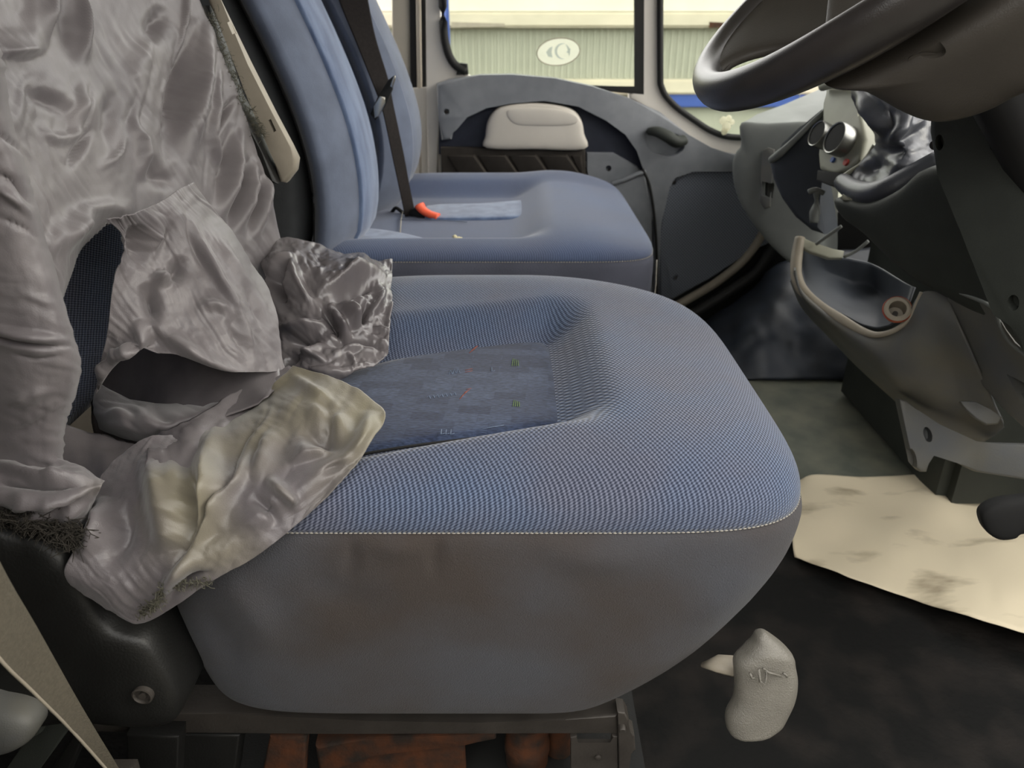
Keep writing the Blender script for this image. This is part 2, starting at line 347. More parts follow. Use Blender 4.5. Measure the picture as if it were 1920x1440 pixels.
m_dashb = M('charcoal_blue_plastic', (58, 62, 68), .5, .08, 20, .15, 700, .35)
m_column = M('brown_grey_column_plastic', (62, 58, 53), .5, .06, 20, .15, 800, .35)
m_console = M('grey_console_plastic', (88, 90, 92), .5, .08, 12, .15, 700, .4, col2=(98, 96, 88))
m_leather = M('grey_leatherette', (74, 76, 82), .33, .08, 25, .15, 500, .5)
m_wheel = M('worn_wheel_leather', (46, 43, 42), .30, .12, 30, .12, 900, .55)
m_stack = M('pale_green_grey_plastic', (152, 152, 137), .45, .06, 20)
m_floor = M('dirty_black_floor_mat', (9, 9, 8), .75, .5, 14, .6, 120, .2, col2=(34, 30, 27), detail=8, lo=.45, hi=.75)
m_floor2 = M('dusty_green_grey_mat', (84, 88, 80), .8, .2, 12, .25, 200, .2, col2=(108, 108, 96), detail=6)
m_hump = M('dark_blue_black_mat', (30, 34, 40), .45, .2, 10, .1, 200, .4, col2=(44, 50, 60))
m_paper = M('stained_paper', (120, 108, 88), .8, .1, 5, .1, 30, .2, col2=(210, 198, 172), detail=8, stretch=(1, 2.6, 1), lo=.28, hi=.44)
m_smear = M('grey_mud', (84, 78, 68), .9, .2, 100)
m_rust = M('rusty_steel', (74, 44, 27), .85, .3, 40, .5, 150, .2, col2=(40, 33, 28), detail=7)
m_steel = M('dull_dark_steel', (64, 60, 56), .5, .15, 30, .2, 200, .4, metal=.3)
m_lever = M('cast_grey_lever', (104, 101, 94), .42, .06, 60, .5, 800, .45)
m_ringsteel = M('dull_silver_ring', (150, 150, 146), .35, .08, 40, 0, 1, .5, metal=.9)
m_trailer = M('white_trailer_paint', (206, 202, 186), .6, .05, 2)
m_rib = M('grey_green_ribbed_panel', (162, 163, 148), .7, .08, 3)
m_rail = M('cream_rail', (192, 184, 164), .6, .08, 4)
m_bluep = M('blue_paint', (58, 82, 150), .5, .08, 4)
m_yard = M('grey_yard_ground', (112, 110, 102), .9, .1, 1)
m_blockwall = M('dull_brown_wall', (104, 98, 88), .9, .1, 1)
m_sticker = translucent('off_white_sticker', (250, 248, 236))
m_stickerb = translucent('pale_grey_blue_print', (206, 212, 216))
m_roof = M('pale_headlining', (186, 182, 172), .9, .05, 8)
m_back = M('brown_grey_rear_trim', (96, 90, 82), .8, .1, 10)
m_glass = glass('clear_window_glass')
# ================================================================ the setting: cab shell
struct(box('floor', (-.82, .28, -.06), (1.32, 2.27, 0), m_floor, bevel=0), 'dirty black cab floor mat')
struct(box('ceiling', (-.86, .24, 1.56), (.86, 2.30, 1.60), m_roof, bevel=0), 'pale cab roof lining')
struct(box('wall_back', (-.86, .28, -.06), (-.82, 2.30, 1.60), m_back, bevel=0), 'brown grey rear cab wall')
struct(box('wall_front', (1.32, .28, -.06), (1.36, 2.30, .86), m_dashd, bevel=0), 'bulkhead behind the dashboard')
struct(box('wall_near', (-.86, .26, -.06), (-.345, .30, 1.60), m_back, bevel=0), 'near cab side behind the open driver door')
struct(box('trim_6', (-.36, .25, 1.40), (1.0, .31, 1.60), m_back, bevel=0), 'header above the open driver door')
struct(box('wall_light_block', (-9, -2.6, -1.1), (9, -2.4, 1.75), m_blockwall, bevel=0), 'added dull brown wall behind the camera, blocking light from the door side')  # unseen wall, added to cut the light coming in by the door opening
# grey-green rubber mat area ahead of the seats, and the black sloping mat up to the far wheel arch
fm = box('floor_mat', (.18, 1.27, 0.0005), (1.30, 1.775, .007), m_floor2, bevel=.002); tag(fm, 'dusty grey green rubber mat on the floor ahead of the seats', 'floor mat')
hump_rows = [[(1200, 660, 2.13), (1310, 612, 2.13), (1400, 552, 2.13), (1465, 492, 2.13), (1600, 470, 2.13), (1800, 450, 2.13)],
             [(1210, 676, 2.02), (1330, 630, 2.0), (1410, 585, 1.99), (1470, 550, 1.99), (1600, 540, 1.99), (1800, 540, 1.99)],
             [(1222, 694, 1.88), (1350, 668, 1.85), (1420, 645, 1.84), (1480, 630, 1.84), (1600, 625, 1.84), (1800, 625, 1.84)],
             [(1232, 714, 1.78), (1370, 713, 1.77), (1430, 712, 1.76), (1490, 712, 1.76), (1600, 712, 1.76), (1800, 712, 1.76)]]
hump = sheet('wheel_arch', hump_rows, m_hump, n=8, m=8, noise=.004, nscale=50, thick=.006,
             ridges=[([(1400, 560), (1410, 640), (1400, 700)], .012, 30), ([(1480, 540), (1500, 620), (1490, 700)], -.012, 30)])
tag(hump, 'black rubber mat sloping up towards the passenger door sill', 'mat')

# ---------------------------------------------------------------- outside: a trailer beside the cab, seen through the door windows
ground = struct(box('ground', (-30, -20, -1.15), (30, 40, -1.10), m_yard, bevel=0), 'grey yard ground outside')
TY = 6.0
tr = thing('trailer', 'cream trailer with ribbed grey side seen through the passenger door windows', 'trailer', (1, TY, -1.1))
box('upper_body', (-5, TY, .87), (9, TY + 2.2, 1.55), m_trailer, tr, .01)
box('side_rail', (-5, TY - .06, .775), (9, TY + .1, .875), m_rail, tr, .015)
box('ribbed_panel', (-5, TY + .02, .43), (9, TY + .2, .78), m_rib, tr, .005)
box('lower_rail', (-5, TY - .05, .335), (9, TY + .1, .435), m_rail, tr, .012)
box('chassis_stripe', (1.12, TY - .03, .245), (3.0, TY + .1, .335), m_bluep, tr, .005)
box('skirt_panel', (-5, TY + .03, -1.1), (9, TY + .2, .34), m_rib, tr, .005)
rb0 = None
for i in range(70):
    x = -.75 + i * .046
    if rb0 is None:
        rb0 = box('rib', (x, TY + .010, .435), (x + .018, TY + .03, .775), m_rib, tr, .004)
    else:
        c = rb0.copy(); COL.objects.link(c); c.parent = tr; c.location = rb0.location + Vector((i * .046, 0, 0))
for (a, b_, zz) in ((-.42, -.05, .80), (1.36, 1.62, .80)):
    panel('rust_stain', [((960 + F * a / 5.36)), ] and [(960 + F * a / 5.3, 41), (960 + F * b_ / 5.3, 44), (960 + F * b_ / 5.3, 50), (960 + F * a / 5.3, 52)], yplane(TY - .062), .002, m_rust if a > 0 else m_arm, tr, bevel=0)
post = thing('blue_post', 'blue upright post standing beside the trailer outside the door window', 'post', (-.42, 5.4, -1.1))
box('upright', (-.47, 5.38, .52), (-.40, 5.46, 2.6), m_bluep, post, .008)
box('stand', (-.46, 5.39, -1.1), (-.41, 5.45, .53), m_white, post, .006)

# ---------------------------------------------------------------- passenger door (far side of the cab)
DY = 2.20
door = bpy.data.objects.new('door_1', None); COL.objects.link(door); door.location = (.3, DY + .03, 0); WL[door.name] = Vector((.3, DY + .03, 0))
struct(door, 'passenger door with white frame and grey blue trim')
panel('door_skin', [(770, 165), (900, 158), (1120, 172), (1215, 200), (1290, 262), (1380, 285), (1470, 290), (1470, 470), (1380, 520), (1260, 590), (770, 520)], yplane(DY + .035), .03, m_white, door, .004)
panel('frame_post', [(797, -120), (823, -120), (826, 40), (832, 85), (848, 122), (880, 142), (900, 150), (900, 172), (818, 172), (822, 380), (803, 380), (800, 180)], yplane(DY + .01), .03, m_white, door, .008)
panel('frame_pillar', [(1207, -120), (1236, -120), (1237, 150), (1243, 178), (1262, 203), (1295, 228), (1325, 246), (1360, 258), (1420, 262), (1420, 300), (1370, 295), (1320, 283), (1270, 240), (1225, 208), (1180, 186), (1180, 172), (1206, 172)], yplane(DY + .005), .03, m_white, door, .008)
# pillar of the cab body behind the door edge
pl_ = struct(panel('trim_1', [(733, -120), (768, -120), (772, 360), (738, 360)], yplane(DY + .06), .05, m_cream, bevel=.006), 'cream door pillar behind the passenger seat')
struct(panel('trim_2', [(766, -120), (798, -120), (802, 380), (772, 380)], yplane(DY + .045), .02, m_seal, bevel=.004), 'black rubber door seal')
struct(tube('trim_3', [PY(783, -120, DY + .045), PY(786, 100, DY + .043), PY(790, 380, DY + .04)], .007, m_cream), 'grey door seal lip')
# seals around the panes
tube('window_seal', [PY(828, -120, DY), PY(831, 40, DY), PY(838, 92, DY), PY(852, 120, DY), PY(874, 134, DY)], .011, m_seal, door, smooth_n=5)
panel('seal_foot', [(862, 118), (876, 120), (878, 140), (855, 140)], yplane(DY - .005), .02, m_seal, door, .003)
panel('window_channel', [(1190, -120), (1209, -120), (1208, 178), (1100, 168), (1100, 160), (1191, 164)], yplane(DY + .004), .02, m_seal, door, .003)
tube('window_seal', [PY(1238, -120, DY - .004), PY(1238, 120, DY - .004), PY(1241, 165, DY - .004), PY(1262, 195, DY - .004), PY(1300, 224, DY - .004), PY(1335, 246, DY - .004), PY(1372, 257, DY - .004), PY(1440, 258, DY - .004)], .0085, m_seal, door, smooth_n=5)
# panes
w1 = panel('window_1', [(832, -140), (1196, -140), (1196, 172), (1050, 166), (875, 140), (846, 115), (836, 80)], yplane(DY + .022), .004, m_glass, bevel=0); struct(w1, 'passenger door window pane')
w2 = panel('window_2', [(1234, -140), (1500, -140), (1500, 262), (1372, 262), (1300, 232), (1240, 180)], yplane(DY + .022), .004, m_glass, bevel=0); struct(w2, 'front quarter window pane of the passenger door')
# oval sticker on the pane
st = thing('window_sticker', 'oval off white sticker with a pale swoosh logo on the door window', 'sticker', PY(1047, 125, DY + .02))
def ell(cx, cy, a, b, rot=0, n=32):
    c, s = math.cos(rad(rot)), math.sin(rad(rot))
    return [(cx + a * math.cos(t) * c - b * math.sin(t) * s, cy + a * math.cos(t) * s + b * math.sin(t) * c) for t in np.arange(n) * 2 * math.pi / n]
def decal(name, px, y, mat): return obj(name, [PY(u, v, y) for u, v in px], [tuple(range(len(px)))], mat, st)
e_ = ell(1047, 97, 40.5, 25.5, -8, 40); tube('sticker_rim', [PY(u, v, DY + .0205) for u, v in e_ + e_[:1]], .0014, m_rail, st, seg=6)
decal('sticker_face', ell(1047, 97, 40, 25, -8), DY + .0205, m_sticker)
def arc_px(cx, cy, r1, r2, a0, a1, sq=1.0, n=18):
    o_ = [(cx + r1 * math.cos(t), cy + r1 * sq * math.sin(t)) for t in np.linspace(rad(a0), rad(a1), n)]
    w = np.sin(np.linspace(0.15, math.pi - .15, n)) * (r1 - r2)
    i_ = [(cx + (r1 - w[k]) * math.cos(t), cy + (r1 - w[k]) * sq * math.sin(t)) for k, t in enumerate(np.linspace(rad(a0), rad(a1), n))]
    return o_ + i_[::-1]
decal('logo_swoosh', arc_px(1055, 96, 15, 10.5, 80, 285, 1.0), DY + .0198, m_stickerb)
decal('logo_swoosh', arc_px(1052, 97, 17, 13, -60, 30, .95), DY + .0198, m_stickerb)
decal('logo_wedge', [(1024, 98), (1030, 90), (1036, 87), (1034, 98), (1036, 108), (1028, 106)], DY + .0198, m_stickerb)
decal('logo_tick', [(1062, 98), (1069, 90), (1070, 93), (1066, 100)], DY + .0198, m_stickerb)
# trim panels
panel('recess_panel', [(822, 195), (900, 170), (1100, 175), (1190, 225), (1222, 330), (1225, 345), (1100, 300), (822, 290)], yplane(DY - .012), .02, m_trimnavy, door, .004)
arch = [(818, 158), (840, 150), (900, 141), (960, 140), (1040, 147), (1110, 162), (1180, 185), (1240, 212), (1290, 252), (1330, 283), (1384, 293), (1470, 296), (1470, 330),
        (1384, 322), (1300, 322), (1262, 328), (1250, 350), (1240, 420), (1236, 560), (1224, 560), (1226, 430), (1214, 340), (1200, 280), (1178, 248), (1140, 220), (1085, 200), (1020, 189), (960, 187), (910, 196), (872, 214), (850, 240), (846, 262), (828, 264), (822, 225)]
arch_o = panel('arch_trim', arch, yplane(DY - .045), .045, m_trim, door, .014, seg=5)
spk_o = panel('speaker_panel', [(1246, 350), (1262, 330), (1300, 323), (1480, 318), (1480, 440), (1400, 470), (1330, 522), (1262, 562), (1236, 560), (1238, 450)], yplane(DY - .03), .03, m_grille, door, .008, label='dotted speaker grille panel')
low_o = panel('lower_trim', [(1100, 286), (1150, 286), (1195, 312), (1212, 335), (1224, 430), (1226, 560), (1100, 560)], yplane(DY - .02), .02, m_trim, door, .005)
tube('pocket_lip', [PY(1146, 345, DY - .05), PY(1170, 337, DY - .055), PY(1196, 326, DY - .055), PY(1210, 322, DY - .05)], .006, m_trim, door, smooth_n=4)
panel('map_pocket', [(1140, 352), (1165, 345), (1210, 326), (1222, 400), (1224, 560), (1140, 560)], yplane(DY - .05), .03, m_trim, door, .006)
tube('trim_gap_shade', [PY(1205, 318, DY - .055), PY(1217, 345, DY - .055), PY(1226, 400, DY - .055), PY(1231, 470, DY - .055), PY(1232, 560, DY - .055)], .004, m_seal, door, smooth_n=4)  # black tube; the shade of the gap in the trim is put into its colour
cup = pillow('handle_cup', [(912, 277), (910, 255), (915, 225), (932, 203), (960, 195), (1000, 192), (1045, 196), (1075, 206), (1090, 225), (1095, 250), (1096, 279), (1000, 279)], yplane(DY - .028), .022, .03, m_cup, door, smooth_n=4, p=6, label='pale grey grab handle cup')
pillow('handle_hollow', [(950, 212), (965, 203), (1010, 202), (1060, 208), (1084, 222), (1070, 234), (1010, 236), (965, 232)], yplane(DY - .05), .004, .012, m_cup, cup, p=2)
panel('quilted_pocket', [(826, 276), (1098, 280), (1100, 400), (828, 400)], yplane(DY - .03), .03, m_pocket, door, .006, label='dark brown quilted door pocket')
for i in range(5):
    x = 838 + i * 58
    panel('quilt_fold', [(x, 292), (x + 50, 292), (x + 98, 362), (x + 42, 362)] if i < 4 else [(x, 292), (x + 20, 292), (x + 26, 362), (x + 42, 362)], plane3((x, 292, DY - .034), (x + 50, 292, DY - .048), (x + 42, 362, DY - .036)), .014, m_pocket, door, .004)
for (u, v, yy, tgt) in ((837, 210, DY - .045, arch_o), (1142, 317, DY - .02, low_o), (1264, 343, DY - .03, spk_o), (1267, 522, DY - .03, spk_o)):
    fl = bore(tgt, ell(u, v, 5.6, 5.6, 0, 18), yplane(yy), .014)
    lathe('screw', [(.0045, -.001), (.0045, .001), (.003, .002), (.0001, .002)], PP(u, v, fl), (0, -1, 0), m_steel, door, seg=14)
# door release lever
rl_px = [(1210, 252), (1222, 240), (1250, 246), (1280, 258), (1284, 280), (1262, 294), (1235, 292), (1215, 276)]
fl = bore(arch_o, rl_px, yplane(DY - .045), .034, smooth_n=4)
lv = panel('release_recess', rl_px, fl, .003, m_trim, door, bevel=0, smooth_n=4)
tube('release_lever', [PY(1216, 246, DY - .055), PY(1232, 247, DY - .068), PY(1252, 256, DY - .078), PY(1268, 266, DY - .080), PY(1284, 262, DY - .072)], [.012, .017, .020, .020, .016], m_dashd, lv, smooth_n=4, flat=.8)
# sill
struct(tube('trim_4', [PY(1235, 592, DY - .03), PY(1290, 561, DY - .03), PY(1345, 528, DY - .03), PY(1395, 487, DY - .03), PY(1428, 440, DY - .03), PY(1440, 400, DY - .03)], .013, m_arm, smooth_n=5), 'beige door sill edging')
struct(tube('trim_5', [PY(1235, 622, DY - .05), PY(1300, 588, DY - .05), PY(1370, 545, DY - .05), PY(1420, 508, DY - .05), PY(1455, 455, DY - .05)], .017, m_seal, smooth_n=5), 'black rubber sill seal')
box('door_base', (-.8, DY - .01, 0), (1.32, DY + .06, .34), m_black, door, 0)
# cluster of small white blobs at the quarter window corner
wsx = thing('white_blobs', 'tiny cluster of white blobs at the quarter window corner', 'scrap', PY(1362, 250, DY + .003))
for k, (u, v, rr) in enumerate(((1356, 226, .010), (1366, 222, .008), (1361, 238, .012), (1358, 246, .009), (1373, 229, .007))):
    c0 = PY(u, v, DY - .012); R = []
    for t in np.linspace(.05, math.pi - .05, 7): R.append([c0 + Vector((rr * math.sin(t) * math.cos(a) * (1 + .2 * math.sin(3 * a + k)), rr * .7 * math.sin(t) * math.sin(a), rr * math.cos(t) * (1 + .15 * math.cos(2 * a)))) for a in np.arange(10) * .6283])
    loft('fold', R, m_sticker, wsx)
# ================================================================ seats
def sgn_pow(c, e): return math.copysign(abs(c) ** e, c)
def smooth(x, a, b): t = min(1, max(0, (x - a) / (b - a))); return t * t * (3 - 2 * t)
def outline(cx, cy, ax, by, n1, n2, k=160):
    """rounded rectangle in plan; n1 corner sharpness on the near side, n2 on the far side"""
    out = []
    for t in np.arange(k) * 2 * math.pi / k:
        c, s = math.cos(t), math.sin(t); n = n1 if s < 0 else n2
        # equal arc spacing is not needed; radial superellipse
        r = (abs(c) ** n + abs(s) ** n) ** (-1 / n); out.append((cx + ax * c * r, cy + by * s * r))
    return out
def cushion_top(name, cx, cy, ax, by, n1, n2, zs, dome, recess, mat, parent, rings=50, k=360, tilt=0.0, lift=None):
    O = outline(cx, cy, ax, by, n1, n2, k); R = []
    for s in np.sin(np.linspace(math.pi / 2, .015, rings)):
        ring = []
        for x0, y0 in O:
            x = cx + (x0 - cx) * s; y = cy + (y0 - cy) * s
            z = zs + dome * (1 - s ** 6) ** .42 + tilt * (x - cx) * (1 - s)
            for (xa, xb, yc, hw, hw2, dp, sk_) in recess:
                yc = yc - sk_ * max(0, .05 - x)
                z -= dp * (1 - smooth(x, xa, xb)) * (1 - smooth(abs(y - yc), hw, hw2)) * (1 - smooth(s, .86, .97))
            if lift: z += lift(x, y) * (1 - s ** 4)
            ring.append((x, y, z))
        R.append(ring)
    return loft(name, R, mat, parent), O
def skirt(name, O, cx, cy, prof, mat, parent, ridges=None):
    R = []
    for (z, xf, fy, fr) in prof:
        mx = max(x for x, y in O); R.append([((cx + (x - cx) * (xf - cx) / (mx - cx)) if x > cx else cx + (x - cx) * fr, cy + (y - cy) * fy, z) for x, y in O])
    nr = 8; A = np.array(R, float); A = np.stack([crom(A[:, j], 6) for j in range(A.shape[1])], 1)
    if ridges:
        q = project(A).reshape(-1, 2); h = ridge_field(q, ridges).reshape(A.shape[:2]) * (A[:, :, 1] < .62); A[:, :, 1] -= h
    return loft(name, [list(map(tuple, r)) for r in A], mat, parent)
def stitch(name, O, z, mat, parent, step, r, sel):
    """dashed stitching along the seam as one cord of short threads"""
    V, Fs = [], []; pts = [Vector((x, y, z)) for x, y in O]; L = [0]
    for i in range(1, len(pts)): L.append(L[-1] + (pts[i] - pts[i - 1]).length)
    n = int(L[-1] / step)
    for i in range(n):
        a = np.interp(i * step, L, range(len(pts))); b = np.interp(i * step + step * .72, L, range(len(pts)))
        A = pts[int(a)].lerp(pts[min(int(a) + 1, len(pts) - 1)], a % 1); B = pts[int(b)].lerp(pts[min(int(b) + 1, len(pts) - 1)], b % 1)
        if not sel(A): continue
        t = (B - A); t = t.normalized() if t.length else Vector((1, 0, 0)); s = t.cross(Vector((0, 0, 1))); u = Vector((0, 0, 1)); k = len(V)
        for q in (A, (A + B) / 2, B):
            rr = r if q is not A and q is not B else r * .45
            V += [q + s * rr, q + u * rr, q - s * rr, q - u * rr]
        for j in range(2):
            for m_ in range(4): Fs.append((k + j * 4 + m_, k + j * 4 + (m_ + 1) % 4, k + j * 4 + 4 + (m_ + 1) % 4, k + j * 4 + 4 + m_))
    return obj(name, V, Fs, mat, parent)

# ---------------------------------------------------------------- driver's seat
ds = thing('driver_seat', "driver's seat with blue woven cushion and navy patchwork centre under a slipped cover", 'seat', (-.05, .85, .0))
CX, CY, AX, BY = -.035, .845, .313, .305
def dlift(x, y):
    return .012 * smooth(y, .95, 1.08) * (1 - smooth(x, .02, .2)) - .006 * smooth(x, .10, .26)
cush, DO = cushion_top('cushion', CX, CY, AX, BY, 7, 3.4, .440, .058, [(.035, .115, .812, .108, .180, .044, .30)], m_fab, ds, lift=dlift)
def cushion_hit(Q):
    x, y, z = Q[:, 0], Q[:, 1], Q[:, 2]; n = np.where(y < CY, 7.0, 3.4)
    s = (np.abs((x - CX) / AX) ** n + np.abs((y - CY) / BY) ** n) ** (1 / n); sc = np.clip(s, 0, 1)
    def sm(v, a, b):
        t = np.clip((v - a) / (b - a), 0, 1); return t * t * (3 - 2 * t)
    zt = .440 + .058 * (1 - sc ** 6) ** .42 - .044 * (1 - sm(x, .035, .115)) * (1 - sm(np.abs(y - (.812 - .30 * np.clip(.05 - x, 0, None))), .108, .180)) * (1 - sm(s, .86, .97)) + .012 * sm(y, .95, 1.08) * (1 - sm(x, .02, .2)) * (1 - sc ** 4)
    return ((s < 1.0) & (z < zt + .006) & (z > .40)) | ((s < 1.035) & (z <= .446) & (z > .2))
cush['label'] = 'blue woven seat cushion top'
sk = skirt('cushion_side', DO, CX, CY, [(.4395, .277, .998, 1), (.425, .281, 1.012, 1), (.385, .272, 1.016, 1), (.335, .247, 1.006, .99), (.28, .208, .985, .98), (.235, .165, .955, .97), (.20, .118, .925, .95), (.188, .09, .88, .92)], m_skirt, ds, ridges=[([(662, 1000), (660, 1050), (652, 1100)], -.005, 9), ([(820, 1000), (818, 1040), (815, 1085)], -.005, 7), ([(690, 1020), (740, 1030), (800, 1025)], .003, 18), ([(400, 1080), (470, 1140), (520, 1230)], .006, 30), ([(360, 1120), (420, 1200), (450, 1280)], -.006, 25), ([(1440, 1040), (1380, 1110), (1290, 1180)], .004, 22), ([(1490, 1060), (1420, 1140), (1330, 1220)], -.003, 18), ([(1000, 1020), (1100, 1050), (1250, 1040)], .004, 26), ([(560, 1060), (640, 1120), (760, 1140)], -.003, 30)])
sk['label'] = 'grey cloth cushion side'
stitch('seam_stitching', DO + DO[:1], .4405, m_thread, ds, .0042, .0008, lambda p: p.y < .9 and p.x > -.2)
# patchwork panel in the hollow
ins_px = [(1051, 797), (1053, 740), (1044, 690), (1032, 660), (1015, 642), (985, 636), (900, 645), (800, 664), (700, 688), (600, 720), (500, 760), (480, 860), (560, 885), (650, 858), (760, 838), (900, 820), (1010, 806)]
ins = pillow('patchwork_panel', ins_px, zplane(.4530), .007, .014, m_tweed, ds, smooth_n=5, p=4, rings=8, label='navy patchwork seat centre panel')
tube('panel_piping', [PZ(u, v, .4545) for u, v in crom(ins_px, 5, True)] , .0014, m_blackm, ds, seg=6)
m_stor = M('orange_print', (140, 84, 72), .9, .2, 300); m_stgr = M('green_print', (92, 112, 74), .9, .2, 300); m_stlb = M('pale_blue_print', (104, 118, 140), .9, .2, 300)
def print_mark(pts, mat, w=.00055):
    P = [PZ(u, v, .4605) for u, v in pts]; tube('printed_mark', P, w, mat, ins, seg=6, flat=.35)
for k in range(3): print_mark([(880 + k * 4, 662 - k * 3), (892 + k * 3, 650 - k * 2)], m_stor)
for k in range(4): print_mark([(862 + k * 4, 748 - k * 6), (872 + k * 4, 737 - k * 3)], m_stor)
for k in range(2): print_mark([(872, 694 + k * 4), (886, 691 + k * 4)], m_stor)
for k in range(4): print_mark([(962 + k * 3, 672 + k * 1), (960 + k * 4, 686)], m_stgr); print_mark([(964 + k * 3, 750 + k), (962 + k * 4, 762)], m_stgr)
for k in range(7): print_mark([(800 + k * 8, 745 - k), (805 + k * 8, 742 - k), (807 + k * 8, 747 - k)], m_stlb)
for k in range(3): print_mark([(828 + k * 9, 805), (827 + k * 9, 814), (834 + k * 9, 812)], m_stlb)
for k in range(3): print_mark([(842 + k * 7, 702 - k), (845 + k * 7, 693 - k), (848 + k * 7, 701 - k)], m_stlb)
print_mark([(922, 688), (922, 696), (928, 695)], m_stlb); print_mark([(905, 804), (925, 800), (945, 797)], m_stlb)
# backrest (mostly under the cover)
def xi(z, zs, xs): return float(np.mean(np.interp(z + np.linspace(-.07, .07, 11), zs, xs)))
def back_loft(name, zs, xs, y0, y1, bul, depth, mat, parent, fade=.0, xs_n=5):
    R = []
    for z in np.linspace(zs[0], zs[-1], 30):
        xf = xi(z, zs, xs); ring = []; yc, hw = (y0 + y1) / 2, (y1 - y0) / 2
        e = min(1, (z - zs[0]) / .05); e = .55 + .45 * math.sqrt(max(0, 1 - (1 - e) ** 2))
        for t in np.arange(64) * 2 * math.pi / 64:
            c, s = math.cos(t), math.sin(t); r = (abs(c) ** xs_n + abs(s) ** xs_n) ** (-1 / xs_n)
            yy = yc + hw * s * r; xx = c * r
            x = xf - depth / 2 + depth / 2 * xx + (bul * (1 - ((yy - yc) / hw) ** 2) if xx > 0 else 0) * e
            ring.append((x if xx < 0 else xf - depth / 2 + (x - xf + depth / 2) * e, yy, z))
        R.append(ring)
    return loft(name, R, mat, parent)
back_loft('backrest', [.40, .60, .75, .90, 1.10, 1.35], [-.50, -.49, -.485, -.50, -.54, -.57], .60, 1.075, .0, .13, m_fab, ds)
# recliner cover, its screw and dark moulding
rc_px = [(-60, 975), (40, 985), (110, 1005), (165, 1070), (215, 1150), (285, 1180), (325, 1235), (350, 1290), (345, 1325), (310, 1342), (250, 1343), (150, 1335), (-60, 1330)]
rc = pillow('recliner_cover', rc_px, yplane(.535), .022, .07, m_black, ds, smooth_n=4, p=5, ctr=(150, 1200), label='black plastic recliner cover')
lathe('screw', [(.0095, -.004), (.0095, .0022), (.008, .0028), (.0072, -.001), (.0032, -.001), (.0032, .002), (0.0001, .002)], PY(268, 1303, .512), (0, -1, 0), m_steel, rc, seg=20)
# far armrest, folded up against the backrest
ar = panel('armrest', [(366, -80), (384, -80), (403, -5), (464, 120), (511, 213), (544, 275), (556, 300), (553, 322), (536, 344), (524, 342), (508, 290), (464, 185), (418, 65), (390, 5)], yplane(1.10), .02, m_arm, ds, .008, seg=4, label='beige grey plastic armrest folded upright')
panel('armrest_inner', [(380, 10), (440, 185), (470, 235), (490, 285), (520, 345), (500, 345), (462, 245), (430, 185), (370, 20)], yplane(1.085), .04, m_black, ds, .006)
for (u, v) in ((428, 53), (506, 238)):
    sl_ = [(u - 7, v - 11), (u - 2, v - 13), (u + 8, v + 9), (u + 3, v + 12)]; fl = bore(ar, sl_, yplane(1.10), .015); panel('slot_floor', sl_, fl, .001, m_arm, ar, 0)
# adjustment lever with its cast grey knob
sp_ = crom([(1431, 1183, 4), (1432, 1190, 15), (1439, 1204, 28), (1440, 1222, 45), (1433, 1240, 56), (1435, 1265, 58), (1435, 1290, 57), (1431, 1312, 56), (1420, 1335, 57), (1413, 1355, 52), (1404, 1369, 37), (1396, 1378, 10)], 4)
R_ = []
for (u, v, w) in sp_:
    y0 = float(np.interp(v, [1185, 1380], [.545, .520])); th = .017 * (min(1, w / 40)) ** .6
    slope = float(np.interp(v, [1185, 1300, 1380], [.12, 0, -.05])); ring = []
    for a in np.arange(20) * 2 * math.pi / 20:
        c_, s_ = sgn_pow(math.cos(a), .75), sgn_pow(math.sin(a), .75); q_ = PY(u + w * c_, v + w * c_ * slope, y0); ring.append(q_ - Vector((0, 1, -.25)) * (th * s_))
    R_.append(ring)
hd = loft('adjustment_lever', R_, m_lever, ds, label='cast grey plastic seat adjustment lever')
tube('lever_stem', [PY(1318, 1246, .575), PY(1345, 1244, .565), PY(1380, 1250, .56)], [.004, .011, .013], m_arm, ds, seg=8, flat=.6)
lp = plane3((1430, 1190, .5265), (1490, 1270, .517), (1400, 1370, .503))
def emboss(pts): tube('embossed_symbol', [PP(u, v, lp) for u, v in pts], .0011, m_lever, hd, seg=6)
emboss([(1423, 1255), (1425, 1278), (1436, 1283), (1437, 1257)]); emboss([(1435, 1257), (1441, 1261), (1466, 1268)]); emboss([(1406, 1262), (1410, 1272), (1414, 1270)]); emboss([(1468, 1262), (1474, 1266), (1476, 1270)]); emboss([(1430, 1253), (1436, 1256)])

# seat suspension below the cushion
sb = thing('seat_suspension', "rusty suspension frame of rails, tube and bracket under the driver's seat", 'seat base', (-.05, .85, 0))
panel('top_rail', [(150, 1338), (420, 1338), (700, 1352), (900, 1355), (1060, 1350), (1158, 1340), (1160, 1377), (620, 1376), (150, 1374)], yplane(.60), .04, m_steel, sb, .003)
box('base_plate', (-.36, .62, 0), (.16, 1.06, .03), m_black, sb, .004)
panel('link_bar', [(590, 1400), (690, 1386), (900, 1376), (930, 1376), (930, 1388), (870, 1398), (700, 1412), (620, 1440), (600, 1460)], yplane(.612), .02, m_rust, sb, .004)
panel('rusty_plate', [(620, 1420), (700, 1408), (870, 1396), (876, 1500), (600, 1520)], yplane(.622), .012, m_rust, sb, .003)
panel('rusty_bracket', [(505, 1382), (575, 1380), (568, 1500), (480, 1500)], yplane(.608), .015, m_rust, sb, .004)
dq = PY(988, 1410, .645)
lathe('damper_tube', [(.0255, .0), (.0255, .045), (.027, .048), (.027, .062), (.0255, .065), (.0255, .10)], (dq.x, .645, 0), (0, 0, 1), m_rust, sb)
dq = PY(1047, 1410, .66)
lathe('tube_stub', [(.017, 0), (.017, .085)], (dq.x, .66, 0), (0, 0, 1), m_rust, sb, seg=18)
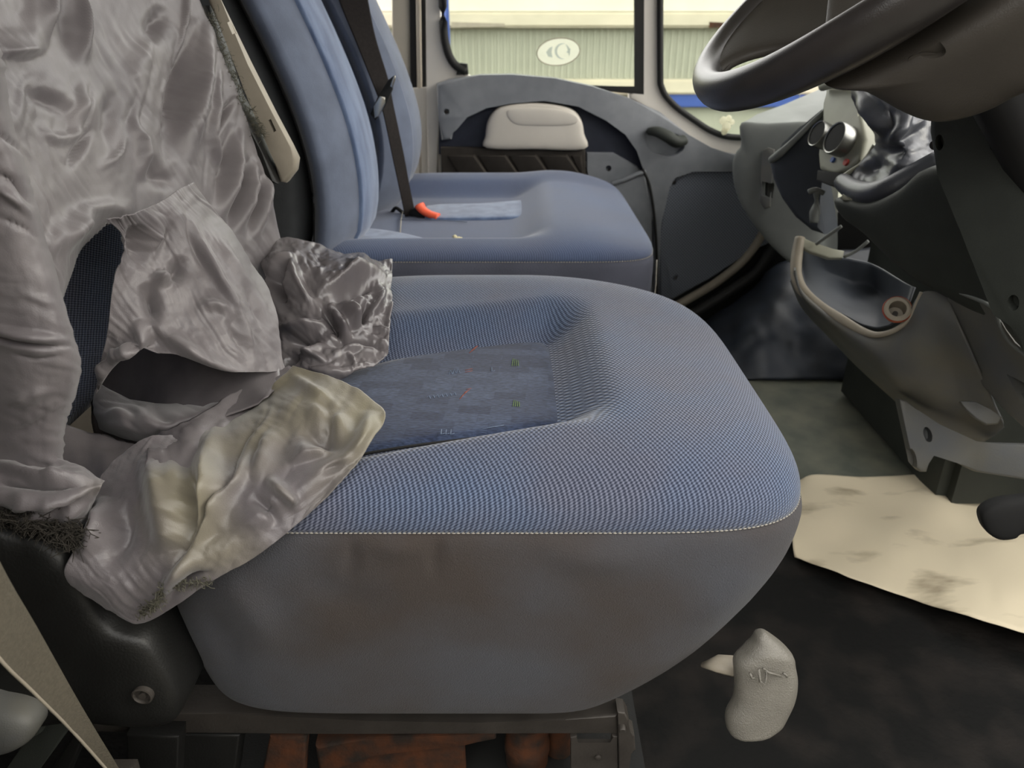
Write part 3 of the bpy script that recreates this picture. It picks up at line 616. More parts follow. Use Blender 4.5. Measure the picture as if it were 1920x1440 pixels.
br = panel('hinge_bracket', [(1070, 1384), (1082, 1380), (1082, 1394), (1146, 1394), (1148, 1380), (1158, 1382), (1160, 1500), (1070, 1500)], yplane(.598), .006, m_steel, sb, .0015)
lathe('rivet', [(.0035, 0), (.0035, .0015), (.002, .0025), (.0001, .0026)], PY(1121, 1419, .597), (0, -1, 0), m_steel, br, seg=12)
panel('hinge_plate', [(1158, 1336), (1172, 1338), (1180, 1352), (1178, 1372), (1190, 1380), (1192, 1408), (1180, 1412), (1176, 1500), (1162, 1500)], yplane(.595), .02, m_steel, sb, .002)
lathe('hinge_pin', [(.004, 0), (.004, .006), (.003, .007), (.0001, .007)], PY(1166, 1362, .595), (0, -1, 0), m_steel, sb, seg=14)
panel('belt_anchor_box', [(236, 1379), (336, 1381), (330, 1500), (238, 1500)], yplane(.58), .05, m_black, sb, .003)
panel('rear_frame_plate', [(340, 1379), (450, 1379), (430, 1520), (336, 1520)], yplane(.60), .03, m_black, sb, .003)

# ---------------------------------------------------------------- passenger bench
pb = thing('passenger_bench', 'blue two-place passenger bench beyond the driver seat with velour centres', 'bench seat', (-.05, 1.7, 0))
PCX, PCY, PAX, PBY = -.05, 1.69, .318, .36
def plift(x, y): return +.010 * smooth(x, .0, .10) - .016 * smooth(x, .12, .26) + .020 * smooth(y, 1.85, 1.97)
pc, PO = cushion_top('cushion', PCX, PCY, PAX, PBY, 9, 6, .446, .033, [(-.01, .09, 1.645, .19, .26, .026, 0)], m_fabp, pb, lift=plift)
skirt('cushion_side', PO, PCX, PCY, [(.4455, .267, .999, 1), (.43, .270, 1.006, 1), (.39, .270, 1.006, 1), (.33, .266, 1.003, 1), (.25, .262, 1.0, 1), (.17, .255, .995, 1)], m_skirtp, pb)
stitch('seam_stitching', PO + PO[:1], .4462, m_thread, pb, .005, .0010, lambda p: p.y < 1.5)
tube('corner_seam', [(.262, 1.352, .444), (.264, 1.352, .40), (.262, 1.353, .33), (.258, 1.356, .2)], .0012, m_thread, pb, seg=6)
box('bench_base', (-.36, 1.37, 0), (.18, 2.02, .18), m_black, pb, .01)
pillow('outboard_velour_panel', [(800, 388), (900, 384), (990, 377), (1016, 379), (1022, 390), (1012, 404), (960, 410), (860, 412), (800, 410)], zplane(.4545), .006, .012, m_velour, pb, smooth_n=4, p=4, label='light blue velour strip')
pillow('middle_velour_panel', [(620, 428), (690, 430), (750, 438), (800, 450), (820, 458), (780, 462), (680, 464), (620, 462)], zplane(.4545), .005, .012, m_velour, pb, smooth_n=4, p=4)
tube('cushion_seam', [PZ(755, 396, .4565), PZ(752, 412, .4565), PZ(750, 440, .4565)], .0012, m_thread, pb, seg=6)
tube('cushion_seam', [PZ(750, 412, .4565), PZ(830, 413, .4565), PZ(876, 416, .4565)], .0010, m_bluegrey, pb, seg=6)
mzs, mxs = [.44, .5, .61, .747, .864, 1.0, 1.25, 1.4], [-.362, -.350, -.345, -.381, -.430, -.485, -.57, -.61]
def contour_back(name, zs, xs, y0, y1, bul, cols, mat, parent, inset=0.0, dep=None, ya=None, yb=None, n=26):
    """front skin of a backrest between two heights and widths: convex, with rounded shoulders"""
    V = []
    yc, hw = (y0 + y1) / 2, (y1 - y0) / 2
    for z in np.linspace(zs[0], zs[-1], 40):
        xf = xi(z, zs, xs); e = math.sqrt(max(0, 1 - (1 - min(1, (z - zs[0]) / .07)) ** 2))
        for y in np.linspace(ya or y0, yb or y1, n):
            q = abs((y - yc) / hw); V.append((xf + bul * (1 - q ** 2.4) * (.35 + .65 * e) + inset - (.03 * (1 - e)), y, z))
    o = obj(name, V, grid_faces(40, n), mat, parent)
    s = o.modifiers.new('thickness', 'SOLIDIFY'); s.thickness = dep or .02; s.offset = -1
    return o
def fix_front(o): return o
mb = back_loft('middle_backrest', mzs, [x - .012 for x in mxs], 1.345, 1.665, .0, .12, m_seatside, pb)
contour_back('middle_front_cover', mzs, mxs, 1.352, 1.66, .050, 3, m_bluegrey, pb, dep=.03)
contour_back('middle_velour', mzs[:], mxs, 1.352, 1.66, .050, 3, m_velour, pb, inset=.006, ya=1.425, yb=1.60, dep=.03)
tube('backrest_piping', [(xi(z, mzs, mxs) + .002, 1.352, z) for z in np.linspace(.45, 1.3, 30)], .003, m_blackm, pb, seg=6)
tube('backrest_piping', [(xi(z, mzs, mxs) + .043 * (1 if z > .52 else .6 + .4 * (z - .45) / .07), 1.424, z) for z in np.linspace(.46, 1.3, 30)], .0022, m_bluegrey, pb, seg=6)
ozs, oxs = [.44, .47, .58, .73, .874, 1.0, 1.25, 1.4], [-.345, -.330, -.292, -.327, -.390, -.445, -.54, -.58]
back_loft('outboard_backrest', ozs, [x - .012 for x in oxs], 1.705, 2.10, .0, .12, m_seatside, pb)
contour_back('outboard_front_cover', ozs, oxs, 1.71, 2.095, .086, 3, m_bluegrey, pb, dep=.03)
contour_back('outboard_near_bolster', ozs, oxs, 1.71, 2.095, .086, 3, m_bluegrey, pb, inset=.006, ya=1.712, yb=1.775, dep=.03)
# seat belt hanging in front of the outboard backrest, its tongue, and the buckle on the cushion
sbelt = thing('passenger_seat_belt', 'black lap and shoulder belt with steel tongue hanging over the passenger bench', 'seat belt', PY(772, 405, 1.66))
belt_l = [(606, -120, 1.70), (632, -10, 1.69), (668, 80, 1.68), (702, 165, 1.665), (718, 210, 1.66), (735, 290, 1.655), (748, 350, 1.65), (760, 408, 1.65)]
belt_r = [(668, -120, 1.72), (688, -10, 1.71), (704, 70, 1.70), (728, 150, 1.685), (738, 200, 1.68), (756, 285, 1.67), (768, 350, 1.665), (779, 402, 1.66)]
rows = []
for a, b in zip(belt_l, belt_r): rows.append([a, tuple((np.array(a) * .67 + np.array(b) * .33)), tuple((np.array(a) * .33 + np.array(b) * .67)), b])
sheet('webbing', rows, m_beltb, sbelt, n=4, m=6, thick=.0025)
tg = panel('tongue', [(700, 200), (712, 180), (722, 182), (722, 194), (712, 216), (702, 222)], yplane(1.645), .006, m_chrome, sbelt, .002)
panel('tongue_sleeve', [(694, 214), (708, 182), (728, 150), (738, 142), (736, 168), (722, 200), (704, 226)], yplane(1.653), .008, m_blackm, sbelt, .002)
panel('tongue_clip', [(731, 162), (738, 142), (742, 141), (741, 150), (736, 165)], yplane(1.644), .004, m_chrome, sbelt, .0015)
bk = thing('belt_buckle', 'orange red button buckle lying on the passenger bench beside the belt', 'buckle', PZ(805, 405, .465))
tube('release_button', [PY(786, 384, 1.64), PY(793, 394, 1.635), PY(806, 402, 1.63), (PY(822, 408, 1.625))], [.013, .012, .0115, .013], m_red, bk, seg=10, smooth_n=4, flat=.7)
tube('buckle_body', [PY(770, 402, 1.66), PY(780, 398, 1.65), PY(792, 404, 1.645), PY(812, 412, 1.64)], [.007, .011, .009, .006], m_blackm, bk, seg=8, smooth_n=3)
tube('buckle_strap', [PY(735, 398, 1.70), PY(742, 390, 1.69), PY(752, 396, 1.68), PY(764, 406, 1.67)], .004, m_blackm, bk, seg=8, smooth_n=3)
# crumbs and flakes
def lump(name, parts, mat, label, cat, seed):
    t = thing(name, label, cat, parts[0][0]); r = random.Random(seed)
    for (c0, rr) in parts:
        R = []; ph = r.random() * 6
        for th in np.linspace(.08, math.pi - .08, 6): R.append([Vector(c0) + Vector((rr * 1.3 * math.sin(th) * math.cos(a) * (1 + .25 * math.sin(2 * a + ph)), rr * math.sin(th) * math.sin(a), rr * .9 * math.cos(th) * (1 + .2 * math.sin(3 * a + ph)))) for a in np.arange(9) * .698])
        loft('piece', R, mat, t)
lump('crumb', [(PY(858, 452, 1.40), .0085), (PY(849, 455, 1.40), .006), (PY(838, 457, 1.40), .004), (PY(853, 444, 1.405), .004)], m_crumb, 'cream crumbled scrap on the near edge of the passenger bench', 'crumb', 3)
lump('white_fleck', [(PY(888, 373, 1.93), .005)], m_crumb, 'tiny round white fleck on the far side of the passenger bench', 'crumb', 4)
lump('orange_flake', [(PY(688, 489, 1.05), .0055)], m_orange, 'tiny orange flake beside the dark shiny cloth fold', 'crumb', 5)
# ================================================================ the slipped seat cover
cv = thing('seat_cover', "crumpled grey nylon seat cover slipping off the driver's seat backrest onto the cushion", 'seat cover', (-.30, .8, .46))
zl = [.44, .50, .56, .62, .68, .75, .82, .90, 1.0, 1.12]
XL = dict(z=[.44, .55, .65, .75, .87, 1.0, 1.12], x=[-.366, -.372, -.385, -.403, -.430, -.465, -.50]); XR = dict(z=[.44, .5, .585, .713, .861, 1.0, 1.12], x=[-.318, -.322, -.330, -.350, -.389, -.43, -.47])
rows = []
for z in zl[::-1]:
    a = float(np.interp(z, XL['z'], XL['x'])); b = float(np.interp(z, XR['z'], XR['x'])); r = []
    for k, y in enumerate((.585, .63, .70, .78, .86, .94, 1.02, 1.075, 1.088)):
        f = (y - .585) / .50; r.append((a + (b - a) * f - .030 * math.sin(math.pi * min(1, f)) + (.012 * math.sin(math.pi * min(1, f) * 2) if 0 else 0) - (.03 if k == 8 else 0), y, z))
    rows.append(r)
fr = [([(82, -60), (84, 40), (86, 90)], .010, 10, 'f'), ([(-20, 96), (40, 100), (90, 88)], .008, 12, 'b'), ([(148, -40), (158, 60), (156, 125)], .007, 7), ([(120, -40), (128, 60), (140, 130)], -.006, 14),
      ([(352, -60), (345, 50), (330, 130), (300, 178)], .006, 5), ([(362, 30), (345, 120), (330, 200), (312, 300)], -.016, 17), ([(395, 40), (385, 120), (362, 230), (352, 310)], .012, 14),
      ([(250, 220), (262, 280), (268, 340)], .009, 10), ([(285, 290), (292, 330), (330, 345)], -.008, 14), ([(412, 120), (398, 200), (395, 260), (425, 330)], .010, 9), ([(440, 180), (415, 225), (395, 262)], -.010, 5),
      ([(450, 240), (432, 330), (412, 420)], .012, 10), ([(432, 230), (418, 330), (400, 390)], -.010, 9), ([(478, 290), (462, 370), (445, 440)], .011, 9), ([(464, 290), (448, 370), (428, 440)], -.012, 7), ([(500, 320), (490, 390), (478, 450)], .009, 8), ([(488, 320), (478, 390), (464, 450)], -.009, 6),
      ([(170, 236), (150, 275), (122, 318)], -.007, 7), ([(60, 240), (110, 262), (165, 240)], .004, 8), ([(235, 240), (225, 285), (180, 320)], .003, 5), ([(60, 130), (120, 190), (200, 215)], .005, 22), ([(40, 170), (90, 190), (130, 220)], -.006, 12),
      ([(290, 60), (260, 130), (250, 200)], .005, 25), ([(300, 10), (285, 60), (275, 80)], -.008, 16), ([(170, 380), (150, 420), (90, 470)], .010, 22), ([(140, 395), (200, 388), (250, 400)], .004, 12), ([(215, 150), (200, 220), (205, 300)], -.005, 18)]
sheet('backrest_panel', rows, m_nylon, cv, ridges=fr, n=36, m=28, noise=.0006, nscale=45, seed=4, wr=[(.0022, 100, 170, 26), (.0012, 60, 90, 12)], world_pts=True, push=lambda q: -.03 * np.exp(-(seg_dist(q, [(215, 480), (190, 560), (175, 700), (160, 920)])[0] / 55) ** 2), cut=[(214, 418), (262, 420), (310, 470), (420, 640), (420, 960), (20, 960), (110, 870), (146, 800), (166, 700), (158, 640), (160, 560), (182, 480)], rs=1.5, label='grey nylon panel over the backrest')
# side panel over the near bolster
srow = [[(-150, -60, .565), (-90, -60, .567), (-55, -60, .572), (-40, -60, .585), (-30, -60, .61)], [(-120, 100, .565), (-60, 100, .567), (-30, 100, .572), (-12, 100, .585), (0, 100, .61)],
        [(-100, 230, .563), (-40, 235, .565), (-6, 235, .57), (12, 235, .58), (26, 235, .60)], [(-90, 340, .562), (-20, 345, .563), (22, 345, .567), (44, 345, .577), (56, 345, .597)],
        [(-80, 440, .562), (0, 445, .56), (45, 445, .565), (70, 445, .575), (84, 445, .592)], [(-80, 530, .562), (20, 540, .556), (70, 540, .56), (100, 540, .57), (112, 540, .587)],
        [(-80, 610, .562), (30, 630, .55), (90, 638, .552), (124, 638, .562), (138, 636, .582)], [(-80, 690, .562), (30, 700, .548), (90, 705, .55), (134, 705, .56), (150, 705, .58)],
        [(-80, 780, .562), (30, 790, .55), (80, 795, .552), (108, 795, .562), (122, 800, .58)], [(-80, 870, .562), (30, 880, .552), (80, 885, .555), (108, 890, .563), (118, 895, .58)]]
sr = [([(-20, 320), (30, 345), (62, 392)], -.008, 4, 'c'), ([(-20, 345), (20, 368), (60, 410)], .006, 6), ([(-20, 245), (20, 265), (45, 292)], -.005, 3, 'c'), ([(-20, 402), (40, 425), (78, 452)], -.004, 3, 'c'),
      ([(-40, 606), (30, 622), (90, 632), (135, 640)], .010, 9, 'f'), ([(-40, 622), (30, 640), (90, 648), (135, 648)], -.009, 5), ([(30, 545), (70, 560), (110, 575)], .003, 5), ([(20, 660), (70, 672), (120, 664)], -.003, 4), ([(0, 760), (60, 740), (110, 730)], .004, 10), ([(0, 820), (60, 800), (100, 770)], -.004, 10)]
sheet('side_panel', srow, m_nylon, cv, ridges=sr, n=20, m=16, noise=.0004, nscale=35, seed=9, wr=[(.0014, 18, 120, 12)], label='blue grey nylon over the near bolster')
def PX(u, v, x): r = ray(u, v); return CAM + r * (x / r.x)
# upright fold leaning on the backrest
A = [[(200, 411, .68), (250, 400, .70), (300, 378, .75), (335, 355, .785), (362, 342, .82)], [(236, 455, .70), (290, 440, .74), (340, 425, .76), (390, 420, .80), (416, 430, .84)],
     [(212, 530, .69), (280, 520, .715), (350, 510, .74), (430, 500, .77), (486, 512, .83)], [(202, 620, .68), (280, 605, .69), (360, 600, .71), (440, 590, .735), (519, 590, .79)],
     [(186, 690, .68), (250, 660, .685), (340, 645, .69), (440, 655, .71), (525, 655, .765)], [(180, 738, .69), (225, 690, .68), (310, 662, .68), (420, 695, .695), (534, 697, .75)]]
ar_ = [([(290, 510), (302, 522), (330, 518)], .014, 12), ([(340, 480), (330, 510), (300, 530)], -.012, 14), ([(352, 395), (372, 450), (410, 520), (460, 620), (480, 690)], .007, 7), ([(340, 400), (362, 460), (395, 525)], -.005, 7),
       ([(290, 600), (340, 650), (420, 690), (480, 705)], .010, 12), ([(225, 650), (270, 670), (310, 690)], .009, 14), ([(180, 720), (230, 690), (260, 640)], .014, 14), 
       ([(270, 530), (285, 570), (280, 610)], -.014, 14), ([(255, 600), (270, 640), (240, 670)], .010, 14), ([(250, 420), (262, 470), (245, 500)], -.014, 16), ([(300, 400), (280, 450), (270, 500)], .010, 18),
       ([(430, 480), (470, 550), (500, 640)], -.005, 9), ([(400, 440), (450, 510), (500, 590)], .005, 8), ([(365, 575), (410, 575), (440, 600)], .006, 9), ([(420, 600), (450, 640), (470, 680)], -.006, 8), ([(370, 350), (420, 430), (470, 498)], .005, 8)]
sheet('upright_fold', A, m_nylon, cv, ridges=ar_, rs=1.4, n=34, m=26, noise=.0006, nscale=30, seed=2, wr=[(.0018, 62, 170, 26), (.0008, 55, 140, 6)], clear=cushion_hit, label='purple grey upright fold of the cover')
A2 = [[(184, 716, .775), (215, 738, .755), (262, 752, .745), (320, 758, .74), (380, 752, .745), (440, 735, .75)], [(176, 745, .745), (206, 768, .715), (255, 778, .70), (312, 780, .695), (372, 768, .705), (430, 745, .72)],
      [(178, 775, .735), (212, 796, .70), (258, 806, .685), (308, 803, .68), (362, 785, .69), (420, 755, .71)], [(192, 802, .745), (226, 820, .715), (262, 828, .70), (308, 822, .695), (358, 800, .70), (412, 765, .72)]]
sheet('rolled_hem', A2, m_nylon, cv, ridges=[([(200, 770), (230, 780), (250, 800)], .006, 10), ([(280, 760), (300, 780), (330, 790)], -.006, 10), ([(250, 770), (270, 790), (300, 800)], .006, 9)], n=12, m=12, wr=[(.002, 20, 90, 14)], seed=21)
sheet('hollow_lining', [[(170, 690, .86), (260, 640, .86), (380, 640, .85), (520, 670, .82)], [(170, 760, .84), (260, 740, .84), (380, 730, .82), (520, 710, .79)], [(180, 840, .80), (260, 830, .78), (380, 800, .76), (500, 740, .76)]], m_nylon3, cv, n=8, m=8, noise=.002, seed=22, clear=cushion_hit)
# big flap hanging down over the cushion side
B_uv = [[(190, 892), (232, 850), (285, 818), (352, 818), (430, 792), (500, 745), (550, 686)], [(176, 940), (238, 895), (308, 872), (392, 845), (480, 800), (560, 745), (640, 714)], [(160, 990), (240, 960), (320, 940), (410, 905), (500, 860), (590, 800), (698, 750)],
        [(140, 1030), (230, 1030), (310, 1010), (400, 980), (490, 930), (590, 870), (723, 780)], [(122, 1070), (210, 1100), (290, 1080), (380, 1045), (470, 995), (560, 940), (692, 840)], [(133, 1096), (205, 1143), (272, 1167), (392, 1092), (480, 1042), (560, 980), (645, 898)]]
B_y = [[.60, .62, .63, .645, .67, .70, .715], [.575, .59, .60, .61, .63, .655, .68], [.545, .555, .565, .572, .588, .612, .650], [.525, .528, .535, .538, .552, .575, .622], [.513, .508, .512, .514, .528, .555, .592], [.513, .510, .510, .512, .522, .544, .566]]
Bc = [[(u, v, y) for (u, v), y in zip(a, b)] for a, b in zip(B_uv, B_y)]
br_ = [([(272, 850), (285, 890), (300, 960), (310, 1040)], .016, 20), ([(332, 835), (345, 870), (350, 950), (335, 1040)], -.020, 18), ([(405, 790), (395, 860), (390, 930), (370, 1000)], .012, 20), ([(490, 770), (450, 850), (420, 920), (360, 1010), (300, 1120)], -.006, 5, 'c'), ([(505, 780), (470, 850), (440, 920), (380, 1010), (320, 1110)], .007, 9),
       ([(540, 690), (580, 730), (640, 770)], .006, 9), ([(570, 760), (620, 790), (660, 830)], .012, 18), ([(560, 810), (600, 830), (650, 850)], -.012, 14), ([(520, 800), (500, 860), (470, 900)], .010, 16), ([(640, 850), (600, 850), (540, 870)], .010, 12, 'f'), ([(500, 900), (540, 930), (560, 960)], .012, 10), ([(470, 930), (510, 960), (520, 990)], -.012, 10),
       ([(600, 750), (620, 800), (600, 840)], -.010, 14), ([(700, 770), (690, 810), (660, 850)], .010, 14), ([(650, 880), (640, 870), (600, 890)], -.008, 8), ([(200, 930), (190, 990), (150, 1050)], .014, 16), ([(240, 930), (230, 1010), (200, 1070)], -.010, 20), ([(430, 900), (410, 960), (420, 1000)], .008, 12), ([(380, 1040), (330, 1080), (300, 1120)], .010, 10), ([(400, 1070), (350, 1090), (310, 1120)], -.010, 7), ([(550, 700), (500, 730), (420, 780)], .008, 8)]
sheet('hanging_flap', Bc, m_nylon4, cv, ridges=br_, rs=1.2, n=26, m=32, noise=.0006, nscale=32, seed=3, wr=[(.0018, 115, 150, 28), (.0004, 118, 110, 6), (.0004, 40, 90, 6)], clear=cushion_hit, label='olive stained flap hanging over the cushion side')
# inner lining hidden between the folds
L_ = [[(285, 822, .70), (320, 804, .70), (370, 776, .705), (450, 730, .725), (542, 686, .745)], [(280, 850, .665), (330, 840, .665), (400, 810, .675), (470, 765, .70), (550, 690, .735)], [(270, 890, .63), (340, 880, .635), (420, 840, .65), (490, 790, .68), (560, 692, .72)]]
sheet('tucked_corner', [[(90, 790, .70), (180, 815, .70), (240, 830, .695), (290, 830, .69)], [(95, 860, .66), (185, 870, .655), (235, 870, .65), (280, 860, .65)], [(100, 920, .62), (190, 915, .615), (230, 900, .61), (270, 890, .61)]], m_nylon3, cv, n=8, m=8, noise=.002, seed=15)
sheet('inner_lining', L_, m_nylon3, cv, n=10, m=10, noise=.002, nscale=30, seed=5, clear=cushion_hit)
# shiny crumpled end on the far bolster
C_ = [[(480, 472, 1.06), (530, 448, 1.07), (590, 455, 1.07), (640, 477, 1.06), (690, 494, 1.06), (736, 487, 1.06)], [(498, 520, .98), (545, 500, .96), (600, 508, .95), (650, 520, .955), (700, 520, .97), (734, 530, .985)],
      [(505, 580, .92), (560, 570, .89), (610, 575, .88), (650, 570, .885), (700, 575, .90), (731, 580, .915)], [(515, 630, .87), (560, 625, .85), (610, 630, .84), (650, 625, .845), (690, 628, .855), (729, 628, .865)],
      [(525, 680, .83), (570, 680, .82), (620, 690, .80), (660, 682, .81), (700, 674, .82), (728, 658, .835)], [(560, 707, .805), (590, 712, .795), (630, 714, .79), (660, 703, .80), (690, 692, .808), (720, 672, .825)]]
cr_ = [([(545, 480), (560, 520), (580, 565), (595, 560)], 0.0230, 9, 'f'), ([(590, 555), (640, 535), (700, 515), (725, 520)], 0.0251, 12, 'b'), ([(600, 570), (650, 550), (710, 530)], -0.0209, 9), ([(560, 470), (530, 500), (505, 540)], 0.0146, 8), ([(545, 500), (530, 540), (525, 590)], -0.0167, 9), ([(505, 520), (520, 560), (530, 600)], 0.0125, 8),
       ([(615, 580), (640, 610), (655, 640)], 0.0188, 7), ([(640, 565), (660, 590), (675, 625)], 0.0188, 9), ([(600, 575), (625, 610), (645, 640)], -0.0167, 6), ([(715, 530), (712, 560), (690, 600)], 0.0125, 7), ([(690, 560), (680, 600), (675, 620)], -0.0146, 7), ([(520, 610), (560, 618), (620, 605)], 0.0188, 8), ([(530, 640), (570, 640), (600, 625)], -0.0188, 8), ([(600, 650), (660, 640), (730, 660)], -0.0167, 7), ([(620, 665), (670, 650), (725, 662)], 0.0104, 6), ([(560, 690), (640, 700), (700, 680)], 0.0125, 8), ([(575, 660), (600, 670), (610, 680)], 0.0104, 5), ([(650, 660), (665, 680), (660, 690)], 0.0094, 4), ([(560, 665), (540, 680), (530, 690)], -0.0125, 6), ([(735, 540), (728, 600), (730, 650)], 0.0063, 5), ([(700, 610), (720, 622), (735, 630)], 0.0084, 4), ([(600, 640), (590, 660), (560, 670)], 0.0125, 5)]
sheet('crumpled_end', C_, m_nylon3, cv, ridges=cr_, n=28, m=32, noise=.0015, nscale=20, seed=8, wr=[(.004, 40, 80, 26), (.003, 150, 80, 22)], clear=cushion_hit, label='dark shiny crumpled end of the cover')
# gathered folds tucked behind the recliner
D_ = [[(-60, 838, .575), (30, 846, .57), (90, 856, .565), (140, 874, .56), (196, 902, .55)], [(-60, 880, .545), (30, 888, .54), (90, 896, .54), (140, 902, .54), (192, 906, .545)], [(-60, 920, .53), (30, 926, .525), (90, 926, .525), (140, 922, .53), (190, 912, .54)], [(-60, 972, .535), (30, 972, .53), (90, 984, .53), (140, 980, .535), (184, 925, .54)], [(-60, 990, .55), (30, 990, .55), (90, 1000, .55), (132, 1000, .55), (165, 975, .55)]]
dr_ = [([(-30, 868), (30, 888), (90, 908), (190, 903)], .014, 8, 'b'), ([(-30, 905), (40, 912), (100, 920), (180, 908)], -.012, 7), ([(-30, 938), (60, 942), (120, 934), (190, 908)], .014, 8, 'b'), ([(-30, 948), (60, 952), (130, 944)], -.012, 6), ([(0, 958), (60, 962), (110, 975)], .008, 9), ([(0, 860), (60, 868), (120, 880)], -.008, 8), ([(100, 985), (130, 960), (170, 945)], .008, 8)]
sheet('gathered_folds', D_, m_nylon4, cv, ridges=dr_, n=14, m=12, noise=.001, nscale=25, seed=6)
# frayed elastic hems
def frayed(name, path, mat, n, spread, length, seed):
    r = random.Random(seed); P = [Vector(p) for p in crom([tuple(p) for p in path], 8)]; V, Fs = [], []
    for i in range(n):
        p = P[r.randrange(len(P))] + Vector((r.gauss(0, spread), r.gauss(0, spread), r.gauss(0, spread)))
        d = Vector((r.gauss(0, 1), r.gauss(0, 1), r.gauss(0, 1) - .4)).normalized() * length * r.uniform(.4, 1.2); s = d.orthogonal().normalized() * .00035; k = len(V)
        mid = p + d * .5 + s * r.uniform(-5, 5)
        for q in (p, mid, p + d): V += [q + s, q - s, q + d.cross(s).normalized() * .00035]
        for j in range(2):
            for m_ in range(3): Fs.append((k + j * 3 + m_, k + j * 3 + (m_ + 1) % 3, k + j * 3 + 3 + (m_ + 1) % 3, k + j * 3 + 3 + m_))
    o = obj(name, V, Fs, mat, cv); o['kind'] = 'stuff'; return o
m_fray = M('frayed_thread', (80, 78, 66), .8, .2, 200); m_frayd = M('dark_frayed_thread', (44, 40, 34), .8, .2, 200)
frayed('frayed_hem', [PY(398, 30, 1.075), PY(420, 95, 1.075), PY(446, 160, 1.07), PY(475, 225, 1.07), PY(490, 250, 1.07)], m_fray, 420, .0028, .008, 1)
frayed('frayed_hem', [PY(262, 1150, .505), PY(285, 1138, .503), PY(300, 1120, .502), PY(308, 1098, .502), PY(340, 1095, .504), PY(390, 1090, .508)], m_fray, 320, .0020, .006, 2)
frayed('frayed_hem', [PY(-20, 968, .52), PY(40, 970, .52), PY(80, 985, .52), PY(120, 1002, .52), PY(138, 1000, .52)], m_frayd, 700, .005, .014, 3)
lathe_c = None

# ---------------------------------------------------------------- driver's belt in the foreground, and sill fittings
E_u = [(-120, 800, .36), (0, 1058, .40), (70, 1180, .43), (150, 1320, .46), (228, 1450, .50), (300, 1580, .53)]
E_l = [(-160, 1020, .35), (-10, 1224, .39), (60, 1295, .42), (135, 1370, .455), (208, 1452, .495), (290, 1582, .53)]
rows = [[a, tuple(np.array(a) * .6 + np.array(b) * .4 - np.array((0, 0, .0))), b] for a, b in zip(E_u, E_l)]
db = thing('driver_seat_belt', "beige grey webbing strap running down beside the driver's seat", 'seat belt', (-.33, .52, 0))
wb = sheet('webbing', rows, m_belt, db, n=8, m=8, thick=.0022)
tube('edge_highlight', [PY(*p) for p in E_l[:5]], .0014, m_arm, db, seg=6, smooth_n=5)  # paler tube along the lower edge; the highlight is put into its colour
panel('belt_anchor', [(196, 1440), (250, 1440), (320, 1700), (250, 1700)], yplane(.52), .01, m_steel, db, .002)
sg_ = thing('sill_fitting', 'pale grey rounded plastic fitting low beside the beige strap', 'fitting', PY(30, 1440, .50))
pillow('cap', [(-60, 1312), (0, 1318), (45, 1328), (72, 1346), (70, 1372), (40, 1392), (0, 1402), (-60, 1404)], yplane(.50), .02, .03, m_console, sg_, smooth_n=4, p=2.5)
panel('cap_base', [(-60, 1290), (24, 1275), (34, 1330), (70, 1350), (74, 1380), (20, 1410), (-60, 1412)], yplane(.53), .03, m_dashd, sg_, .006)
panel('slide_rail', [(78, 1345), (118, 1350), (132, 1366), (70, 1450), (30, 1520), (-40, 1520), (20, 1430)], yplane(.56), .02, m_dashd, sg_, .004)
panel('slide_channel', [(138, 1376), (156, 1386), (120, 1470), (60, 1530), (40, 1530), (100, 1440)], yplane(.57), .02, m_black, sg_, .003)

# ================================================================ steering wheel and column
SC = Vector((.3838, .8541, .9165)); SA = rad(40.3); SR = .225
e1 = Vector((math.cos(SA), 0, math.sin(SA))); e2 = Vector((0, 1, 0)); en = e1.cross(e2) * -1
if en.z < 0: en = -en
sw = thing('steering_wheel', 'worn dark leather steering wheel tilted over the driver seat', 'steering wheel', SC)
rings = []
for t in np.arange(96) * 2 * math.pi / 96:
    d = -e1 * math.cos(t) - e2 * math.sin(t); c = SC + d * SR
    rr = .0205 + .002 * math.exp(-((t % (2 * math.pi) - .9) / .3) ** 2)
    rings.append([c + d * (.0165 * math.cos(a)) + en * (rr * math.sin(a)) for a in np.arange(20) * 2 * math.pi / 20])
obj('rim', [p for r in rings for p in r], grid_faces(96, 20, True, True), m_wheel, sw)
hubc = SC - en * .05
lathe('hub', [(.0001, .03), (.05, .028), (.075, .02), (.085, .0), (.08, -.03), (.05, -.05), (.0001, -.05)], hubc, en, m_wheel, sw)
for ph in (48, -48, 140, -140):
    R = []
    for f, hs, th, off in ((.30, 44, .014, -.058), (.45, 30, .013, -.050), (.6, 23, .012, -.036), (.75, 21, .011, -.020), (.86, 24, .011, -.008), (.94, 31, .010, -.001), (1.0, 40, .006, .0)):
        ring = []
        for a in np.arange(24) * 2 * math.pi / 24:
            t0 = rad(ph + hs * math.cos(a)); d0 = -e1 * math.cos(t0) - e2 * math.sin(t0)
            ring.append(SC + d0 * (SR * f) + en * (off + th * sgn_pow(math.sin(a), .6)))
        R.append(ring)
    A_ = np.array([[tuple(q) for q in r] for r in R]); A_ = np.stack([crom(A_[:, k], 4) for k in range(24)], 1)
    loft('spoke', [list(map(tuple, r)) for r in A_], m_column, sw)
